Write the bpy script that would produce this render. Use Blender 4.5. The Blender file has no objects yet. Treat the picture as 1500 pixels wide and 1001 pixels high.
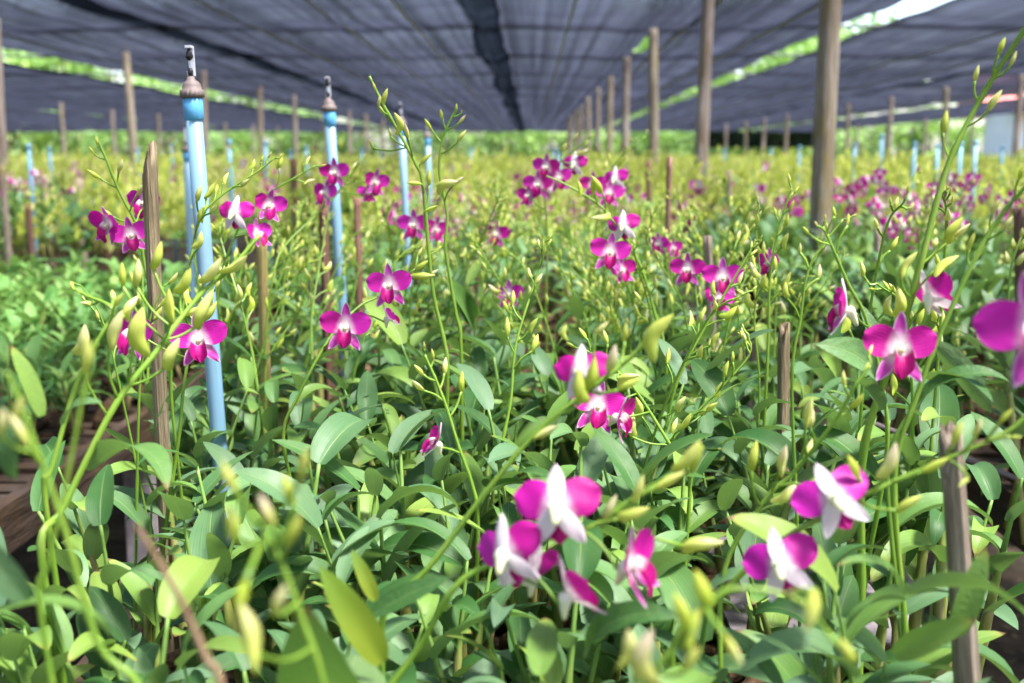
import bpy, math, random
import numpy as np
from mathutils import Vector, Matrix, Euler, Quaternion

rng = random.Random(7)
nrg = np.random.default_rng(7)
sc = bpy.context.scene
col = sc.collection
R = math.radians

# ------------------------------------------------------------------ camera
CAMZ = 1.55
F = 1500 * 40 / 36
PITCH = math.atan(270.5 / F)
YAW = math.atan(28 / F * math.cos(PITCH))
cam_d = bpy.data.cameras.new('camera'); cam = bpy.data.objects.new('camera', cam_d); col.objects.link(cam)
cam.location = (0, 0, CAMZ)
cam.rotation_euler = (math.pi / 2 - PITCH, 0, YAW)
cam_d.lens = 40; cam_d.sensor_width = 36; cam_d.clip_start = 0.05; cam_d.clip_end = 2000
cam_d.dof.use_dof = True; cam_d.dof.focus_distance = 1.34; cam_d.dof.aperture_fstop = 4.8
sc.camera = cam
RC = cam.rotation_euler.to_matrix()

def at(px, py, y):
    """photo pixel (1500 wide) at world depth y -> world point"""
    d = RC @ Vector(((px - 750) / F, -(py - 500.5) / F, -1))
    return Vector((0, 0, CAMZ)) + d * (y / d.y)

# ------------------------------------------------------------------ materials
class NT:
    def __init__(s, name):
        s.m = bpy.data.materials.new(name); s.m.use_nodes = True
        s.t = s.m.node_tree; s.t.nodes.clear()
        s.out = s.n('ShaderNodeOutputMaterial')
    def n(s, ty, **kw):
        nd = s.t.nodes.new(ty)
        for k, v in kw.items():
            if k.startswith('i_'):
                nd.inputs[k[2:].replace('_', ' ')].default_value = v
            else: setattr(nd, k, v)
        return nd
    def l(s, a, b): s.t.links.new(a, b)
    def noise(s, scale, detail=4, vec=None, rough=.55):
        nd = s.n('ShaderNodeTexNoise'); nd.inputs['Scale'].default_value = scale; nd.inputs['Detail'].default_value = detail
        nd.inputs['Roughness'].default_value = rough
        if vec is not None: s.l(vec, nd.inputs['Vector'])
        return nd.outputs['Fac']
    def ramp(s, fac, stops, interp='LINEAR'):
        nd = s.n('ShaderNodeValToRGB'); e = nd.color_ramp.elements; nd.color_ramp.interpolation = interp
        while len(e) < len(stops): e.new(0.5)
        for el, (p, c) in zip(e, stops):
            el.position = p; el.color = (*c, 1) if len(c) == 3 else c
        s.l(fac, nd.inputs['Fac']); return nd.outputs['Color']
    def mth(s, op, a, b=0.0, c=None, clamp=False):
        nd = s.n('ShaderNodeMath', operation=op, use_clamp=clamp)
        for i, x in enumerate((a, b, c)):
            if x is None: continue
            if isinstance(x, (int, float)): nd.inputs[i].default_value = x
            else: s.l(x, nd.inputs[i])
        return nd.outputs[0]
    def mr(s, v, a, b, c=0.0, d=1.0, smooth=True):
        nd = s.n('ShaderNodeMapRange'); nd.interpolation_type = 'SMOOTHSTEP' if smooth else 'LINEAR'
        s.l(v, nd.inputs[0])
        for i, x in enumerate((a, b, c, d)): nd.inputs[i + 1].default_value = x
        return nd.outputs[0]
    def mix(s, fac, a, b, mode='MIX'):
        nd = s.n('ShaderNodeMix', data_type='RGBA', blend_type=mode)
        ins = [x for x in nd.inputs if x.enabled]
        for sock, x in zip((nd.inputs[0], nd.inputs[6], nd.inputs[7]), (fac, a, b)):
            if isinstance(x, (int, float)): sock.default_value = x
            elif isinstance(x, tuple): sock.default_value = (*x, 1)
            else: s.l(x, sock)
        return nd.outputs[2]
    def coord(s, kind='Object'):
        return s.n('ShaderNodeTexCoord').outputs[kind]
    def scaled(s, vec, sx, sy, sz):
        nd = s.n('ShaderNodeMapping'); nd.inputs['Scale'].default_value = (sx, sy, sz); s.l(vec, nd.inputs['Vector']); return nd.outputs[0]
    def pri(s, color, rough=.5, spec=.5, bump=None, bstr=.3, bdist=.002, metal=0.0, **kw):
        nd = s.n('ShaderNodeBsdfPrincipled')
        if isinstance(color, tuple): nd.inputs['Base Color'].default_value = (*color, 1)
        else: s.l(color, nd.inputs['Base Color'])
        if isinstance(rough, (int, float)): nd.inputs['Roughness'].default_value = rough
        else: s.l(rough, nd.inputs['Roughness'])
        nd.inputs['Specular IOR Level'].default_value = spec; nd.inputs['Metallic'].default_value = metal
        for k, v in kw.items(): nd.inputs[k.replace('_', ' ')].default_value = v
        if bump is not None:
            b = s.n('ShaderNodeBump'); b.inputs['Strength'].default_value = bstr; b.inputs['Distance'].default_value = bdist
            s.l(bump, b.inputs['Height']); s.l(b.outputs[0], nd.inputs['Normal'])
        return nd.outputs[0]
    def done(s, sh, trans=None, tcol=None):
        if trans:
            t = s.n('ShaderNodeBsdfTranslucent')
            if isinstance(tcol, tuple): t.inputs[0].default_value = (*tcol, 1)
            else: s.l(tcol, t.inputs[0])
            mx = s.n('ShaderNodeMixShader'); mx.inputs[0].default_value = trans
            s.l(sh, mx.inputs[1]); s.l(t.outputs[0], mx.inputs[2]); sh = mx.outputs[0]
        s.l(sh, s.out.inputs[0]); return s.m
    def rnd(s):
        a = s.n('ShaderNodeAttribute', attribute_name='rnd').outputs['Fac']
        o = s.n('ShaderNodeObjectInfo').outputs['Random']
        return s.mth('FRACT', s.mth('ADD', a, o))
    def uv(s):
        x = s.n('ShaderNodeSeparateXYZ'); s.l(s.n('ShaderNodeUVMap').outputs[0], x.inputs[0]); return x.outputs[0], x.outputs[1]

M = {}
def leaf_mat(name, stops, trans, rough=.43):
    t = NT(name); u, v = t.uv(); h = t.rnd()
    base = t.ramp(h, stops)
    co = t.coord()
    n1 = t.noise(22, 3, co)
    base = t.mix(t.mr(n1, .35, .75, 0, .35), base, t.mix(.5, base, (.19, .28, .06)))
    # midrib and fine parallel veins
    au = t.mth('ABSOLUTE', t.mth('SUBTRACT', u, .5))
    rib = t.mr(au, .0, .035, 1, 0)
    base = t.mix(t.mth('MULTIPLY', rib, .55), base, (.24, .34, .11)); base = t.mix(t.mr(t.mth('SINE', t.mth('MULTIPLY', u, 55.0)), .2, 1, 0, .13), base, (.03, .09, .02))
    vein = t.mth('SINE', t.mth('MULTIPLY', u, 95.0))
    # underside paler
    bf = t.n('ShaderNodeNewGeometry').outputs['Backfacing']
    base = t.mix(t.mth('MULTIPLY', bf, .45), base, (.20, .27, .13))
    # small dark spots, yellowed tip
    sp = t.mr(t.noise(120, 1, co), .69, .74, 0, .8)
    base = t.mix(t.mth('MULTIPLY', sp, t.mr(t.noise(9, 1, co), .5, .62)), base, (.03, .04, .015))
    base = t.mix(t.mth('MULTIPLY', t.mr(v, .80, 1.0, 0, .6), t.mr(h, .6, .8)), base, (.33, .30, .05)); tipn = t.mth('ADD', v, t.mth('MULTIPLY', t.mth('SUBTRACT', t.noise(40, 2, co), .5), .1)); base = t.mix(t.mth('MULTIPLY', t.mr(tipn, .93, .97), t.mr(h, .62, .66)), base, (.16, .09, .04))
    hgt = t.mth('ADD', t.mth('MULTIPLY', vein, .10), t.mth('ADD', t.mth('MULTIPLY', rib, -1.5), t.mth('MULTIPLY', n1, 3)))
    rr = t.mr(t.noise(30, 3, co), .3, .7, rough, rough + .18)
    st = t.mr(t.noise(55, 5, co, .7), .60, .72, 0, .28)
    base = t.mix(t.mth('MULTIPLY', st, t.mr(t.noise(6, 2, co), .45, .6)), base, (.34, .38, .28))
    sh = t.pri(base, rr, .36, hgt, .35, .0012)
    return t.done(sh, trans, t.mix(.6, base, (.19, .38, .04)))
LEAFRAMP = [(0, (.028, .095, .02)), (.25, (.045, .135, .03)), (.46, (.12, .22, .115)), (.68, (.09, .205, .042)), (.92, (.17, .29, .05))]  # pale grey-green middle stop puts the sheen from the net into leaf colour
M['leaf'] = leaf_mat('orchid leaf', LEAFRAMP + [(1.0, (.21, .31, .05))], .23)
M['broad_leaf'] = leaf_mat('broad orchid leaf', LEAFRAMP, .23)
M['young'] = leaf_mat('young leaf', [(0, (.09, .26, .05)), (.4, (.15, .35, .08)), (.75, (.21, .42, .10)), (1, (.29, .46, .11))], .32)
t = NT('leaf yellowed'); u, v = t.uv()
c = t.mix(t.mr(v, .2, 1, 0, 1), (.24, .31, .03), (.17, .29, .03))
M['yellow_leaf'] = t.done(t.pri(c, .4), .35, (.34, .44, .03))
t = NT('withered'); M['dry_leaf'] = t.done(t.pri(t.ramp(t.noise(60), [(.3, (.42, .15, .02)), (.7, (.30, .14, .05))]), .6), .3, (.6, .25, .03))
t = NT('cane'); u, v = t.uv()
c = t.ramp(t.noise(1.0, 4, t.scaled(t.coord(), 60, 60, 14)), [(.3, (.13, .19, .035)), (.5, (.27, .28, .07)), (.64, (.36, .30, .13)), (.8, (.19, .14, .07))]); c = t.mix(t.mr(v, .55, .8), c, (.15, .27, .05))
M['cane'] = t.done(t.pri(c, .5, .4, t.noise(1, 3, t.scaled(t.coord(), 300, 300, 25)), .4, .002))
t = NT('stalk'); c = t.ramp(t.noise(1, 3, t.scaled(t.coord(), 25, 25, 12)), [(.3, (.13, .27, .025)), (.6, (.22, .37, .04)), (.8, (.31, .42, .08))])
M['stalk'] = t.done(t.pri(c, .4, .5), .15, (.3, .45, .05))
t = NT('old stalk'); c = t.ramp(t.noise(1, 3, t.scaled(t.coord(), 40, 40, 9)), [(.3, (.13, .07, .04)), (.7, (.30, .20, .12))])
M['old_stalk'] = t.done(t.pri(c, .6, .3))
t = NT('bud'); u, v = t.uv(); h = t.rnd()
c = t.mix(t.mr(v, .1, .95), t.ramp(h, [(0, (.40, .53, .05)), (.5, (.55, .64, .10)), (1, (.64, .67, .17))]), t.ramp(h, [(0, (.54, .62, .09)), (.55, (.71, .72, .22)), (.9, (.82, .76, .46)), (1, (.76, .55, .52))]))
bv = t.mth('SINE', t.mth('MULTIPLY', u, 75.0))
c = t.mix(t.mr(bv, .3, 1, 0, .18), c, (.23, .31, .05))
M['bud'] = t.done(t.pri(c, .42, .45), .36, (.62, .66, .12))
def petal_mat(name, w0, w1, edge, lip=False):
    t = NT(name); u, v = t.uv(); h = t.rnd(); co = t.coord()
    mag = t.ramp(h, [(0, (.46, .004, .22)), (.5, (.52, .006, .30)), (1, (.56, .018, .40))])
    if edge: mag = t.ramp(h, [(0, (.44, .03, .30)), (1, (.54, .07, .43))])
    if lip: mag = t.ramp(h, [(0, (.40, .002, .13)), (1, (.50, .004, .22))])
    au = t.mth('ABSOLUTE', t.mth('SUBTRACT', u, .5))
    wob = t.mth('ADD', v, t.mth('MULTIPLY', t.mth('SUBTRACT', t.noise(150, 2, co), .5), .12))
    fade = t.mr(wob, w0, w1)
    c = t.mix(fade, (.86, .78, .80), mag)
    vn = t.mth('SINE', t.mth('MULTIPLY', u, 60.0))
    c = t.mix(t.mr(vn, .1, 1, 0, .2), c, t.mix(.6, c, (.30, .0, .20)))
    if edge:
        e = t.mth('MAXIMUM', t.mr(au, .32, .5, 0, edge), t.mr(v, .86, 1, 0, edge))
        c = t.mix(e, c, (.84, .60, .78))
    bf = t.n('ShaderNodeNewGeometry').outputs['Backfacing']
    c = t.mix(t.mth('MULTIPLY', bf, .82 if edge else 0.0), c, (.84, .78, .78))
    return t.done(t.pri(c, .5, .35, t.mth('ADD', t.mth('MULTIPLY', vn, .3), t.mth('MULTIPLY', t.noise(90, 2, co), 4)), .3, .0007), .3, c)
M['petal'] = petal_mat('petal', .05, .42, 0)
M['sepal'] = petal_mat('sepal', .10, .60, .7)
M['lip'] = petal_mat('lip', .10, .30, 0, True)
t = NT('column'); u, v = t.uv(); M['column'] = t.done(t.pri(t.mix(t.mr(v, .2, .9), (.80, .80, .66), (.70, .72, .42)), .45, .4), .25, (.8, .8, .6))

def wood_mat(name, c1, c2, c3, zscale=5, lichen=None, xy=90):
    t = NT(name); co = t.coord(); 
    gr = t.noise(1, 6, t.scaled(co, xy, xy, zscale), .65)
    c = t.ramp(gr, [(.28, c1), (.5, c2), (.72, c3)])
    big = t.noise(1, 3, t.scaled(co, 9, 9, 2.2))
    c = t.mix(t.mr(big, .42, .62, 0, .55), c, t.mix(.75, c, (.10, .055, .02)))
    if lichen: c = t.mix(t.mr(t.noise(1, 4, t.scaled(co, 14, 14, 3.5)), .53, .66, 0, .8), c, lichen)
    return t.done(t.pri(c, .8, .25, gr, 1.0, .012))
M['post'] = wood_mat('weathered post', (.12, .09, .07), (.31, .26, .20), (.54, .50, .43), 4, (.26, .20, .07))
M['post_grey'] = wood_mat('grey post', (.18, .14, .12), (.36, .30, .27), (.54, .49, .45), 4, (.20, .14, .08))
M['stake'] = wood_mat('split stake', (.08, .055, .035), (.34, .26, .15), (.60, .50, .34), 9, (.36, .30, .08), 260)
M['stake_grey'] = wood_mat('grey stake', (.10, .07, .055), (.42, .33, .25), (.70, .60, .49), 9, (.32, .30, .06), 230)
M['stake_red'] = wood_mat('red brown stake', (.09, .04, .03), (.24, .125, .09), (.38, .24, .18), 6, None, 150)
M['bamboo'] = wood_mat('bamboo', (.30, .24, .08), (.42, .34, .12), (.52, .44, .20), 5, (.22, .24, .05), 120)
M['board'] = wood_mat('bench board', (.02, .014, .010), (.055, .036, .025), (.12, .085, .06), 40, None, 5)
M['rail_wood'] = wood_mat('bench rail', (.03, .018, .012), (.085, .055, .038), (.18, .12, .085), 40, None, 7)
t = NT('blue pvc'); co = t.coord()
c = t.ramp(t.noise(1, 4, t.scaled(co, 60, 60, 4)), [(.3, (.17, .33, .48)), (.55, (.22, .39, .53)), (.8, (.31, .45, .54))])
c = t.mix(t.mr(t.noise(1, 3, t.scaled(co, 30, 30, 9)), .58, .75, 0, .5), c, (.50, .56, .52))
M['pvc'] = t.done(t.pri(c, .38, .5))
t = NT('blue coupling'); M['coupling'] = t.done(t.pri(t.ramp(t.noise(40), [(.3, (.07, .33, .62)), (.7, (.14, .42, .68))]), .4, .5))
t = NT('old grey plastic'); M['pvc_far'] = NT('faded pvc'); t0 = M['pvc_far']; M['pvc_far'] = t0.done(t0.pri(t0.ramp(t0.noise(20), [(.3, (.10, .26, .38)), (.7, (.19, .36, .46))]), .5, .3))
M['grey_plastic'] = t.done(t.pri(t.ramp(t.noise(150), [(.3, (.09, .065, .06)), (.7, (.26, .21, .20))]), .6, .4))
t = NT('black plastic'); M['black_plastic'] = t.done(t.pri((.012, .012, .014), .4, .5))
t = NT('clear plastic'); M['clear_plastic'] = t.done(t.pri((.55, .57, .66), .25, .5))
t = NT('soil'); co = t.coord()
c = t.ramp(t.noise(3.0, 8, co, .7), [(.3, (.008, .007, .005)), (.55, (.026, .020, .014)), (.75, (.065, .048, .033))])
c = t.mix(t.mr(t.noise(26, 3, co), .6, .7, 0, .5), c, (.15, .11, .07))
M['soil'] = t.done(t.pri(c, .95, .15, t.noise(14, 6, co), .8, .05))
t = NT('husk'); co = t.coord()
c = t.ramp(t.noise(35, 6, co, .7), [(.3, (.02, .013, .008)), (.5, (.075, .045, .025)), (.72, (.20, .13, .075))])
M['husk'] = t.done(t.pri(c, .95, .15, t.noise(90, 5, co), .9, .01))
t = NT('concrete'); co = t.coord()
M['concrete'] = t.done(t.pri(t.ramp(t.noise(18, 6, co, .65), [(.3, (.15, .13, .14)), (.7, (.32, .28, .30))]), .85, .25, t.noise(120, 4, co), .4, .003))
t = NT('white wall'); M['wall'] = t.done(t.pri(t.ramp(t.noise(2, 5, t.coord()), [(.3, (.66, .62, .62)), (.7, (.80, .78, .78))]), .8, .2))
t = NT('red roof'); co = t.coord(); wv = t.n('ShaderNodeTexWave', wave_type='BANDS', bands_direction='X'); wv.inputs['Scale'].default_value = 3.2; t.l(co, wv.inputs['Vector'])
M['roof'] = t.done(t.pri(t.mix(t.noise(1.5, 4, co), (.62, .16, .12), (.74, .30, .26)), .6, .3, wv.outputs['Fac'], .6, .05))
t = NT('dark glass'); M['glass'] = t.done(t.pri((.03, .04, .05), .1, .6))
t = NT('tree bark'); M['bark'] = t.done(t.pri(t.ramp(t.noise(1, 5, t.scaled(t.coord(), 9, 9, 2)), [(.3, (.06, .045, .03)), (.7, (.2, .16, .11))]), .9, .2))
t = NT('tree leaf'); h = t.rnd(); c = t.ramp(h, [(0, (.07, .16, .03)), (.5, (.13, .25, .05)), (1, (.22, .34, .08))]); M['tree_leaf'] = t.done(t.pri(c, .5, .4), .3, (.2, .36, .04))
t = NT('wire'); M['wire'] = t.done(t.pri((.03, .03, .04), .6, .4))
# shade cloth: knitted dark yarn, lets light through by how squarely a ray meets the mesh
def net_mat(name, tmax, power, tint):
    t = NT(name); g = t.n('ShaderNodeNewGeometry'); co = t.coord()
    dp = t.n('ShaderNodeVectorMath', operation='DOT_PRODUCT'); t.l(g.outputs['Normal'], dp.inputs[0]); t.l(g.outputs['Incoming'], dp.inputs[1])
    cs = t.mth('ABSOLUTE', dp.outputs['Value'])
    fib = t.noise(1, 4, t.scaled(co, 11, .05, 1), .6)
    fib2 = t.noise(1, 3, t.scaled(co, .3, 2.2, 1))
    dens = t.mth('MULTIPLY', t.mr(fib, .28, .72, .7, 1.3, False), t.mr(fib2, .28, .72, .6, 1.4, False))
    sx = t.n('ShaderNodeSeparateXYZ'); t.l(co, sx.inputs[0])
    ph = t.mth('FRACT', t.mth('DIVIDE', t.mth('ADD', sx.outputs[1], 4.64 + 32.8), 3.28))   # darker near every cable: shade of the sagging cloth put into its colour
    hem = t.mth('MULTIPLY', t.mr(ph, .0, .10, .45, 1), t.mr(ph, .80, 1, 1, .55)); sag_band_col = t.n('ShaderNodeCombineColor')
    for i in range(3): t.l(hem, sag_band_col.inputs[i])
    sag_band_col = sag_band_col.outputs[0]; dens = t.mth('MULTIPLY', dens, hem)
    T = t.mth('MULTIPLY', t.mth('MULTIPLY', t.mth('POWER', cs, power), tmax), dens, clamp=True)
    d = t.n('ShaderNodeBsdfDiffuse'); d.inputs[0].default_value = (*tint, 1)
    tl = t.n('ShaderNodeBsdfTranslucent'); tl.inputs[0].default_value = (tint[0] * 1.5, tint[1] * 1.5, tint[2] * 1.6, 1)
    cc = t.mix(t.mth('MULTIPLY', t.mr(fib, .34, .66, 0, 1), t.mr(fib2, .3, .7, .55, 1)), tuple(x * .5 for x in tint), tuple(x * 1.6 for x in tint))
    cc = t.mix(1.0, cc, sag_band_col, 'MULTIPLY')
    t.l(cc, d.inputs[0]); t.l(t.mix(1.0, cc, (1.5, 1.5, 1.6), 'MULTIPLY'), tl.inputs[0])
    m0 = t.n('ShaderNodeMixShader'); m0.inputs[0].default_value = .5; t.l(d.outputs[0], m0.inputs[1]); t.l(tl.outputs[0], m0.inputs[2])
    tr = t.n('ShaderNodeBsdfTransparent'); tr.inputs[0].default_value = (.95, .96, 1, 1)
    mx = t.n('ShaderNodeMixShader'); t.l(T, mx.inputs[0]); t.l(m0.outputs[0], mx.inputs[1]); t.l(tr.outputs[0], mx.inputs[2])
    return t.done(mx.outputs[0])
M['net'] = net_mat('shade cloth', .66, 1.72, (.016, .018, .026))
M['net_dense'] = net_mat('folded shade cloth', .05, 1.6, (.005, .007, .010))

# ------------------------------------------------------------------ mesh building
class MB:
    """collects quad grids with uv, a random value and a material each"""
    def __init__(s): s.V = []; s.Fc = []; s.U = []; s.Rn = []; s.Mi = []; s.nv = 0
    def add(s, V, Fq, U=None, rnd=0.0, mi=0):
        V = np.asarray(V, float).reshape(-1, 3); Fq = np.asarray(Fq, int).reshape(-1, 4)
        s.V.append(V); s.Fc.append(Fq + s.nv); s.U.append(np.zeros((len(V), 2)) if U is None else np.asarray(U, float))
        s.Rn.append(np.full(len(V), rnd) if np.isscalar(rnd) else np.asarray(rnd)); s.Mi.append(np.full(len(Fq), mi) if np.isscalar(mi) else np.asarray(mi)); s.nv += len(V)
    def arrays(s): return (np.concatenate(s.V), np.concatenate(s.Fc), np.concatenate(s.U), np.concatenate(s.Rn), np.concatenate(s.Mi))
    def put(s, arr, mat, rnd=0.0, mi=None):
        V, Fq, U, Rn, Mi = arr; m = np.array(mat); s.add(V @ m[:3, :3].T + m[:3, 3], Fq, U, (Rn + rnd) % 1.0, Mi if mi is None else mi)
    def build(s, name, mats, smooth=True):
        V, Fq, U, Rn, Mi = s.arrays()
        me = bpy.data.meshes.new(name)
        me.vertices.add(len(V)); me.vertices.foreach_set('co', V.astype(np.float32).ravel())
        me.loops.add(len(Fq) * 4); me.polygons.add(len(Fq))
        me.loops.foreach_set('vertex_index', Fq.astype(np.int32).ravel())
        me.polygons.foreach_set('loop_start', np.arange(0, len(Fq) * 4, 4, dtype=np.int32))
        me.polygons.foreach_set('loop_total', np.full(len(Fq), 4, dtype=np.int32))
        me.polygons.foreach_set('material_index', Mi.astype(np.int32))
        me.polygons.foreach_set('use_smooth', np.full(len(Fq), smooth))
        uv = me.uv_layers.new(name='UVMap'); uv.data.foreach_set('uv', U[Fq.ravel()].astype(np.float32).ravel())
        a = me.attributes.new('rnd', 'FLOAT', 'POINT'); a.data.foreach_set('value', Rn.astype(np.float32))
        for m in mats: me.materials.append(M[m])
        me.update(calc_edges=True); me.validate()
        return me

def gridf(nu, nv):
    """quads of a (nv+1) x (nu+1) grid, rows along v"""
    i = np.arange(nv)[:, None] * (nu + 1) + np.arange(nu)[None, :]
    return np.stack([i, i + 1, i + nu + 2, i + nu + 1], -1).reshape(-1, 4)

def smooth_path(pts, n=40):
    pts = [Vector(p) for p in pts]
    P = [pts[0] * 2 - pts[1]] + pts + [pts[-1] * 2 - pts[-2]]
    out = []
    m = len(pts) - 1
    for k in range(n + 1):
        s = k / n * m; i = min(int(s), m - 1); f = s - i
        a, b, c, d = P[i], P[i + 1], P[i + 2], P[i + 3]
        out.append(.5 * ((2 * b) + (c - a) * f + (2 * a - 5 * b + 4 * c - d) * f * f + (3 * b - a - 3 * c + d) * f ** 3))
    return out

def tube(mb, pts, rad, seg=8, mi=0, rnd=0.0, cap=True):
    pts = [Vector(p) for p in pts]; n = len(pts)
    if np.isscalar(rad): rad = [rad] * n
    rad = list(rad)
    if cap:
        pts = [pts[0]] + pts + [pts[-1]]; rad = [1e-5] + rad + [1e-5]; n += 2
    tan = [(pts[min(i + 1, n - 1)] - pts[max(i - 1, 0)]) for i in range(n)]
    tan = [v.normalized() if v.length > 1e-9 else Vector((0, 0, 1)) for v in tan]
    x = tan[0].orthogonal().normalized(); V = []; U = []
    for i in range(n):
        x = (x - tan[i] * x.dot(tan[i])); x = x.normalized() if x.length > 1e-6 else tan[i].orthogonal().normalized()
        y = tan[i].cross(x)
        for k in range(seg + 1):
            a = 2 * math.pi * k / seg
            V.append(pts[i] + (x * math.cos(a) + y * math.sin(a)) * rad[i]); U.append((k / seg, i / (n - 1)))
    mb.add([tuple(v) for v in V], gridf(seg, n - 1), U, rnd, mi)

def box(mb, c, s, mi=0, rot=None, rnd=0.0, bev=.0):
    """box with own faces; c centre, s full size"""
    x, y, z = s[0] / 2, s[1] / 2, s[2] / 2
    P = [(-x, -y, -z), (x, -y, -z), (x, y, -z), (-x, y, -z), (-x, -y, z), (x, -y, z), (x, y, z), (-x, y, z)]
    Q = [(0, 3, 2, 1), (4, 5, 6, 7), (0, 1, 5, 4), (1, 2, 6, 5), (2, 3, 7, 6), (3, 0, 4, 7)]
    V, Fq, U = [], [], []
    for q in Q:
        k = len(V)
        for j, i in enumerate(q):
            p = Vector(P[i]); p = rot @ p if rot is not None else p
            V.append(tuple(p + Vector(c))); U.append(((j in (1, 2)) * 1.0, (j in (2, 3)) * 1.0))
        Fq.append((k, k + 1, k + 2, k + 3))
    mb.add(V, Fq, U, rnd, mi)

def ob(name, me, parent=None, mw=None):
    o = bpy.data.objects.new(name, me); col.objects.link(o)
    if parent is not None: o.parent = parent
    if mw is not None: o.matrix_local = mw
    return o
def tag(o, label=None, cat=None, group=None, kind=None):
    if label: o['label'] = label
    if cat: o['category'] = cat
    if group: o['group'] = group
    if kind: o['kind'] = kind
    return o
def empty(name, loc=(0, 0, 0), rz=0.0, s=1.0):
    o = bpy.data.objects.new(name, None); col.objects.link(o); o.empty_display_size = .05
    o.location = loc; o.rotation_euler = (0, 0, rz); o.scale = (s, s, s); return o

# ------------------------------------------------------------------ leaf
def leaf_arr(L, W, a0, arch, fold, wave, twist, seed, nu=6, nv=11, base=.55):
    r = random.Random(seed); ph = r.random() * 6
    V, U = [], []; y = z = 0.0; pt = 0
    for j in range(nv + 1):
        t = j / nv
        ang = a0 - arch * t ** 1.35
        if j:
            y += math.cos(ang) * L / nv; z += math.sin(ang) * L / nv
        w = W * .5 * (t + .035) ** base * (1 - t) ** .80 * 2.2 + .0015 * (1 - t)
        tw = twist * t
        for i in range(nu + 1):
            u = i / nu * 2 - 1
            h = fold * (1 - .65 * t) * (abs(u) ** 1.4) * w + wave * w * math.sin(u * 2.2 + t * 9 + ph) * abs(u)
            lx, lz = u * w * (1 - .18 * fold * (1 - t)), h
            cx, sx = math.cos(tw), math.sin(tw)
            X, N = lx * cx - lz * sx, lx * sx + lz * cx
            V.append((X, y - math.sin(ang) * N, z + math.cos(ang) * N)); U.append((i / nu, t))
    return np.array(V), gridf(nu, nv), np.array(U), np.zeros(len(V)), np.zeros(nu * nv, int)
LEAVES, LEAF_ME, YOUNG_ME = [], [], []
for k in range(18):
    L = rng.uniform(.076, .122); W = L * rng.uniform(.28, .40)
    LEAVES.append(leaf_arr(L, W, R(rng.uniform(-4, 14)), R(rng.uniform(25, 115)), rng.uniform(.2, .75), rng.uniform(0, .10), R(rng.uniform(-28, 28)), k))
def arr_mesh(arr, name, mats, mi=0):
    mb = MB(); mb.put(arr, Matrix.Identity(4), 0, mi); return mb.build(name, mats)
LEAF_ME = [arr_mesh(a, 'leaf', ['leaf']) for a in LEAVES]
YLEAF_ME = [arr_mesh(a, 'leaf', ['yellow_leaf']) for a in LEAVES[:4]]
DRY_ME = [arr_mesh(leaf_arr(.07, .008, .2, 1.2, .9, .2, 1.5, 3), 'leaf', ['dry_leaf'])]
STRAIGHT = [leaf_arr(1.0, .30, R(8), R(20), .35, .05, 0, 31), leaf_arr(1.0, .36, R(26), R(70), .35, .06, R(12), 32), leaf_arr(1.0, .26, R(32), R(95), .45, .05, R(-14), 33)]
STRAIGHT_ME = [arr_mesh(a, 'leaf', ['broad_leaf']) for a in STRAIGHT]
STRAIGHT_Y = [arr_mesh(a, 'leaf', ['yellow_leaf']) for a in STRAIGHT]
LOWLEAF = [leaf_arr(rng.uniform(.10, .14), rng.uniform(.034, .046), R(rng.uniform(0, 14)), R(rng.uniform(30, 110)), .4, .05, R(rng.uniform(-20, 20)), 50 + k, 2, 5) for k in range(8)]

# ------------------------------------------------------------------ bud
def bud_arr(fat, mentum, bend, open_=0):
    V, U = [], []; nv, nu = 11, 10
    for j in range(nv + 1):
        t = j / nv
        r = fat * (math.sin(math.pi * min(1, t * .93 + .045)) ** .85) * (1 - .35 * t) * 1.15
        cx = bend * (t ** 2)
        for k in range(nu + 1):
            a = 2 * math.pi * k / nu
            rr = r * (1 + .07 * math.cos(3 * a))
            x = math.cos(a) * rr; y = math.sin(a) * rr * .85
            m = mentum * max(0, math.cos(a)) ** 2 * math.exp(-((t - .10) / .16) ** 2)
            V.append((x + cx + m, y, t - m * .55)); U.append((k / nu, t))
    return np.array(V), gridf(nu, nv), np.array(U), np.zeros(len(V)), np.zeros(nu * nv, int)
BUDS = [bud_arr(.18, .06, .07), bud_arr(.18, .20, .09), bud_arr(.205, .34, .10), bud_arr(.175, .42, .15), bud_arr(.165, .08, .03)]
BUD_ME = [arr_mesh(a, 'bud', ['bud']) for a in BUDS]
LOWBUD = None

# ------------------------------------------------------------------ blossom
def petal_arr(L, W, kind, cup, bend, seed, nu=8, nv=9):
    r = random.Random(seed); ph = r.random() * 6; V, U = [], []
    y = z = 0.0
    for j in range(nv + 1):
        t = j / nv
        if kind == 'petal': w = W * .5 * (.06 + .94 * math.sin(math.pi * min(1, t ** .85 * .80 + .02)) ** .85) * (1 - max(0, t - .72) ** 2 * 9.5) ** .5 if t < .999 else W * .10
        else: w = W * .5 * max(.03, math.sin(math.pi * (t * .90 + .09)) ** .75)
        ang = math.pi / 2 + bend * (t - .25)     # direction in the YZ plane
        if j: y += math.cos(ang) * L / nv; z += math.sin(ang) * L / nv
        for i in range(nu + 1):
            u = i / nu * 2 - 1
            yy = y - cup * w * (u * u) + .05 * W * math.sin(3.2 * u + 6 * t + ph) * t
            V.append((u * w, yy, z - abs(u) ** 3 * w * .05)); U.append((i / nu, t))
    return np.array(V), gridf(nu, nv), np.array(U), np.zeros(len(V)), np.zeros(nu * nv, int)
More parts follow.
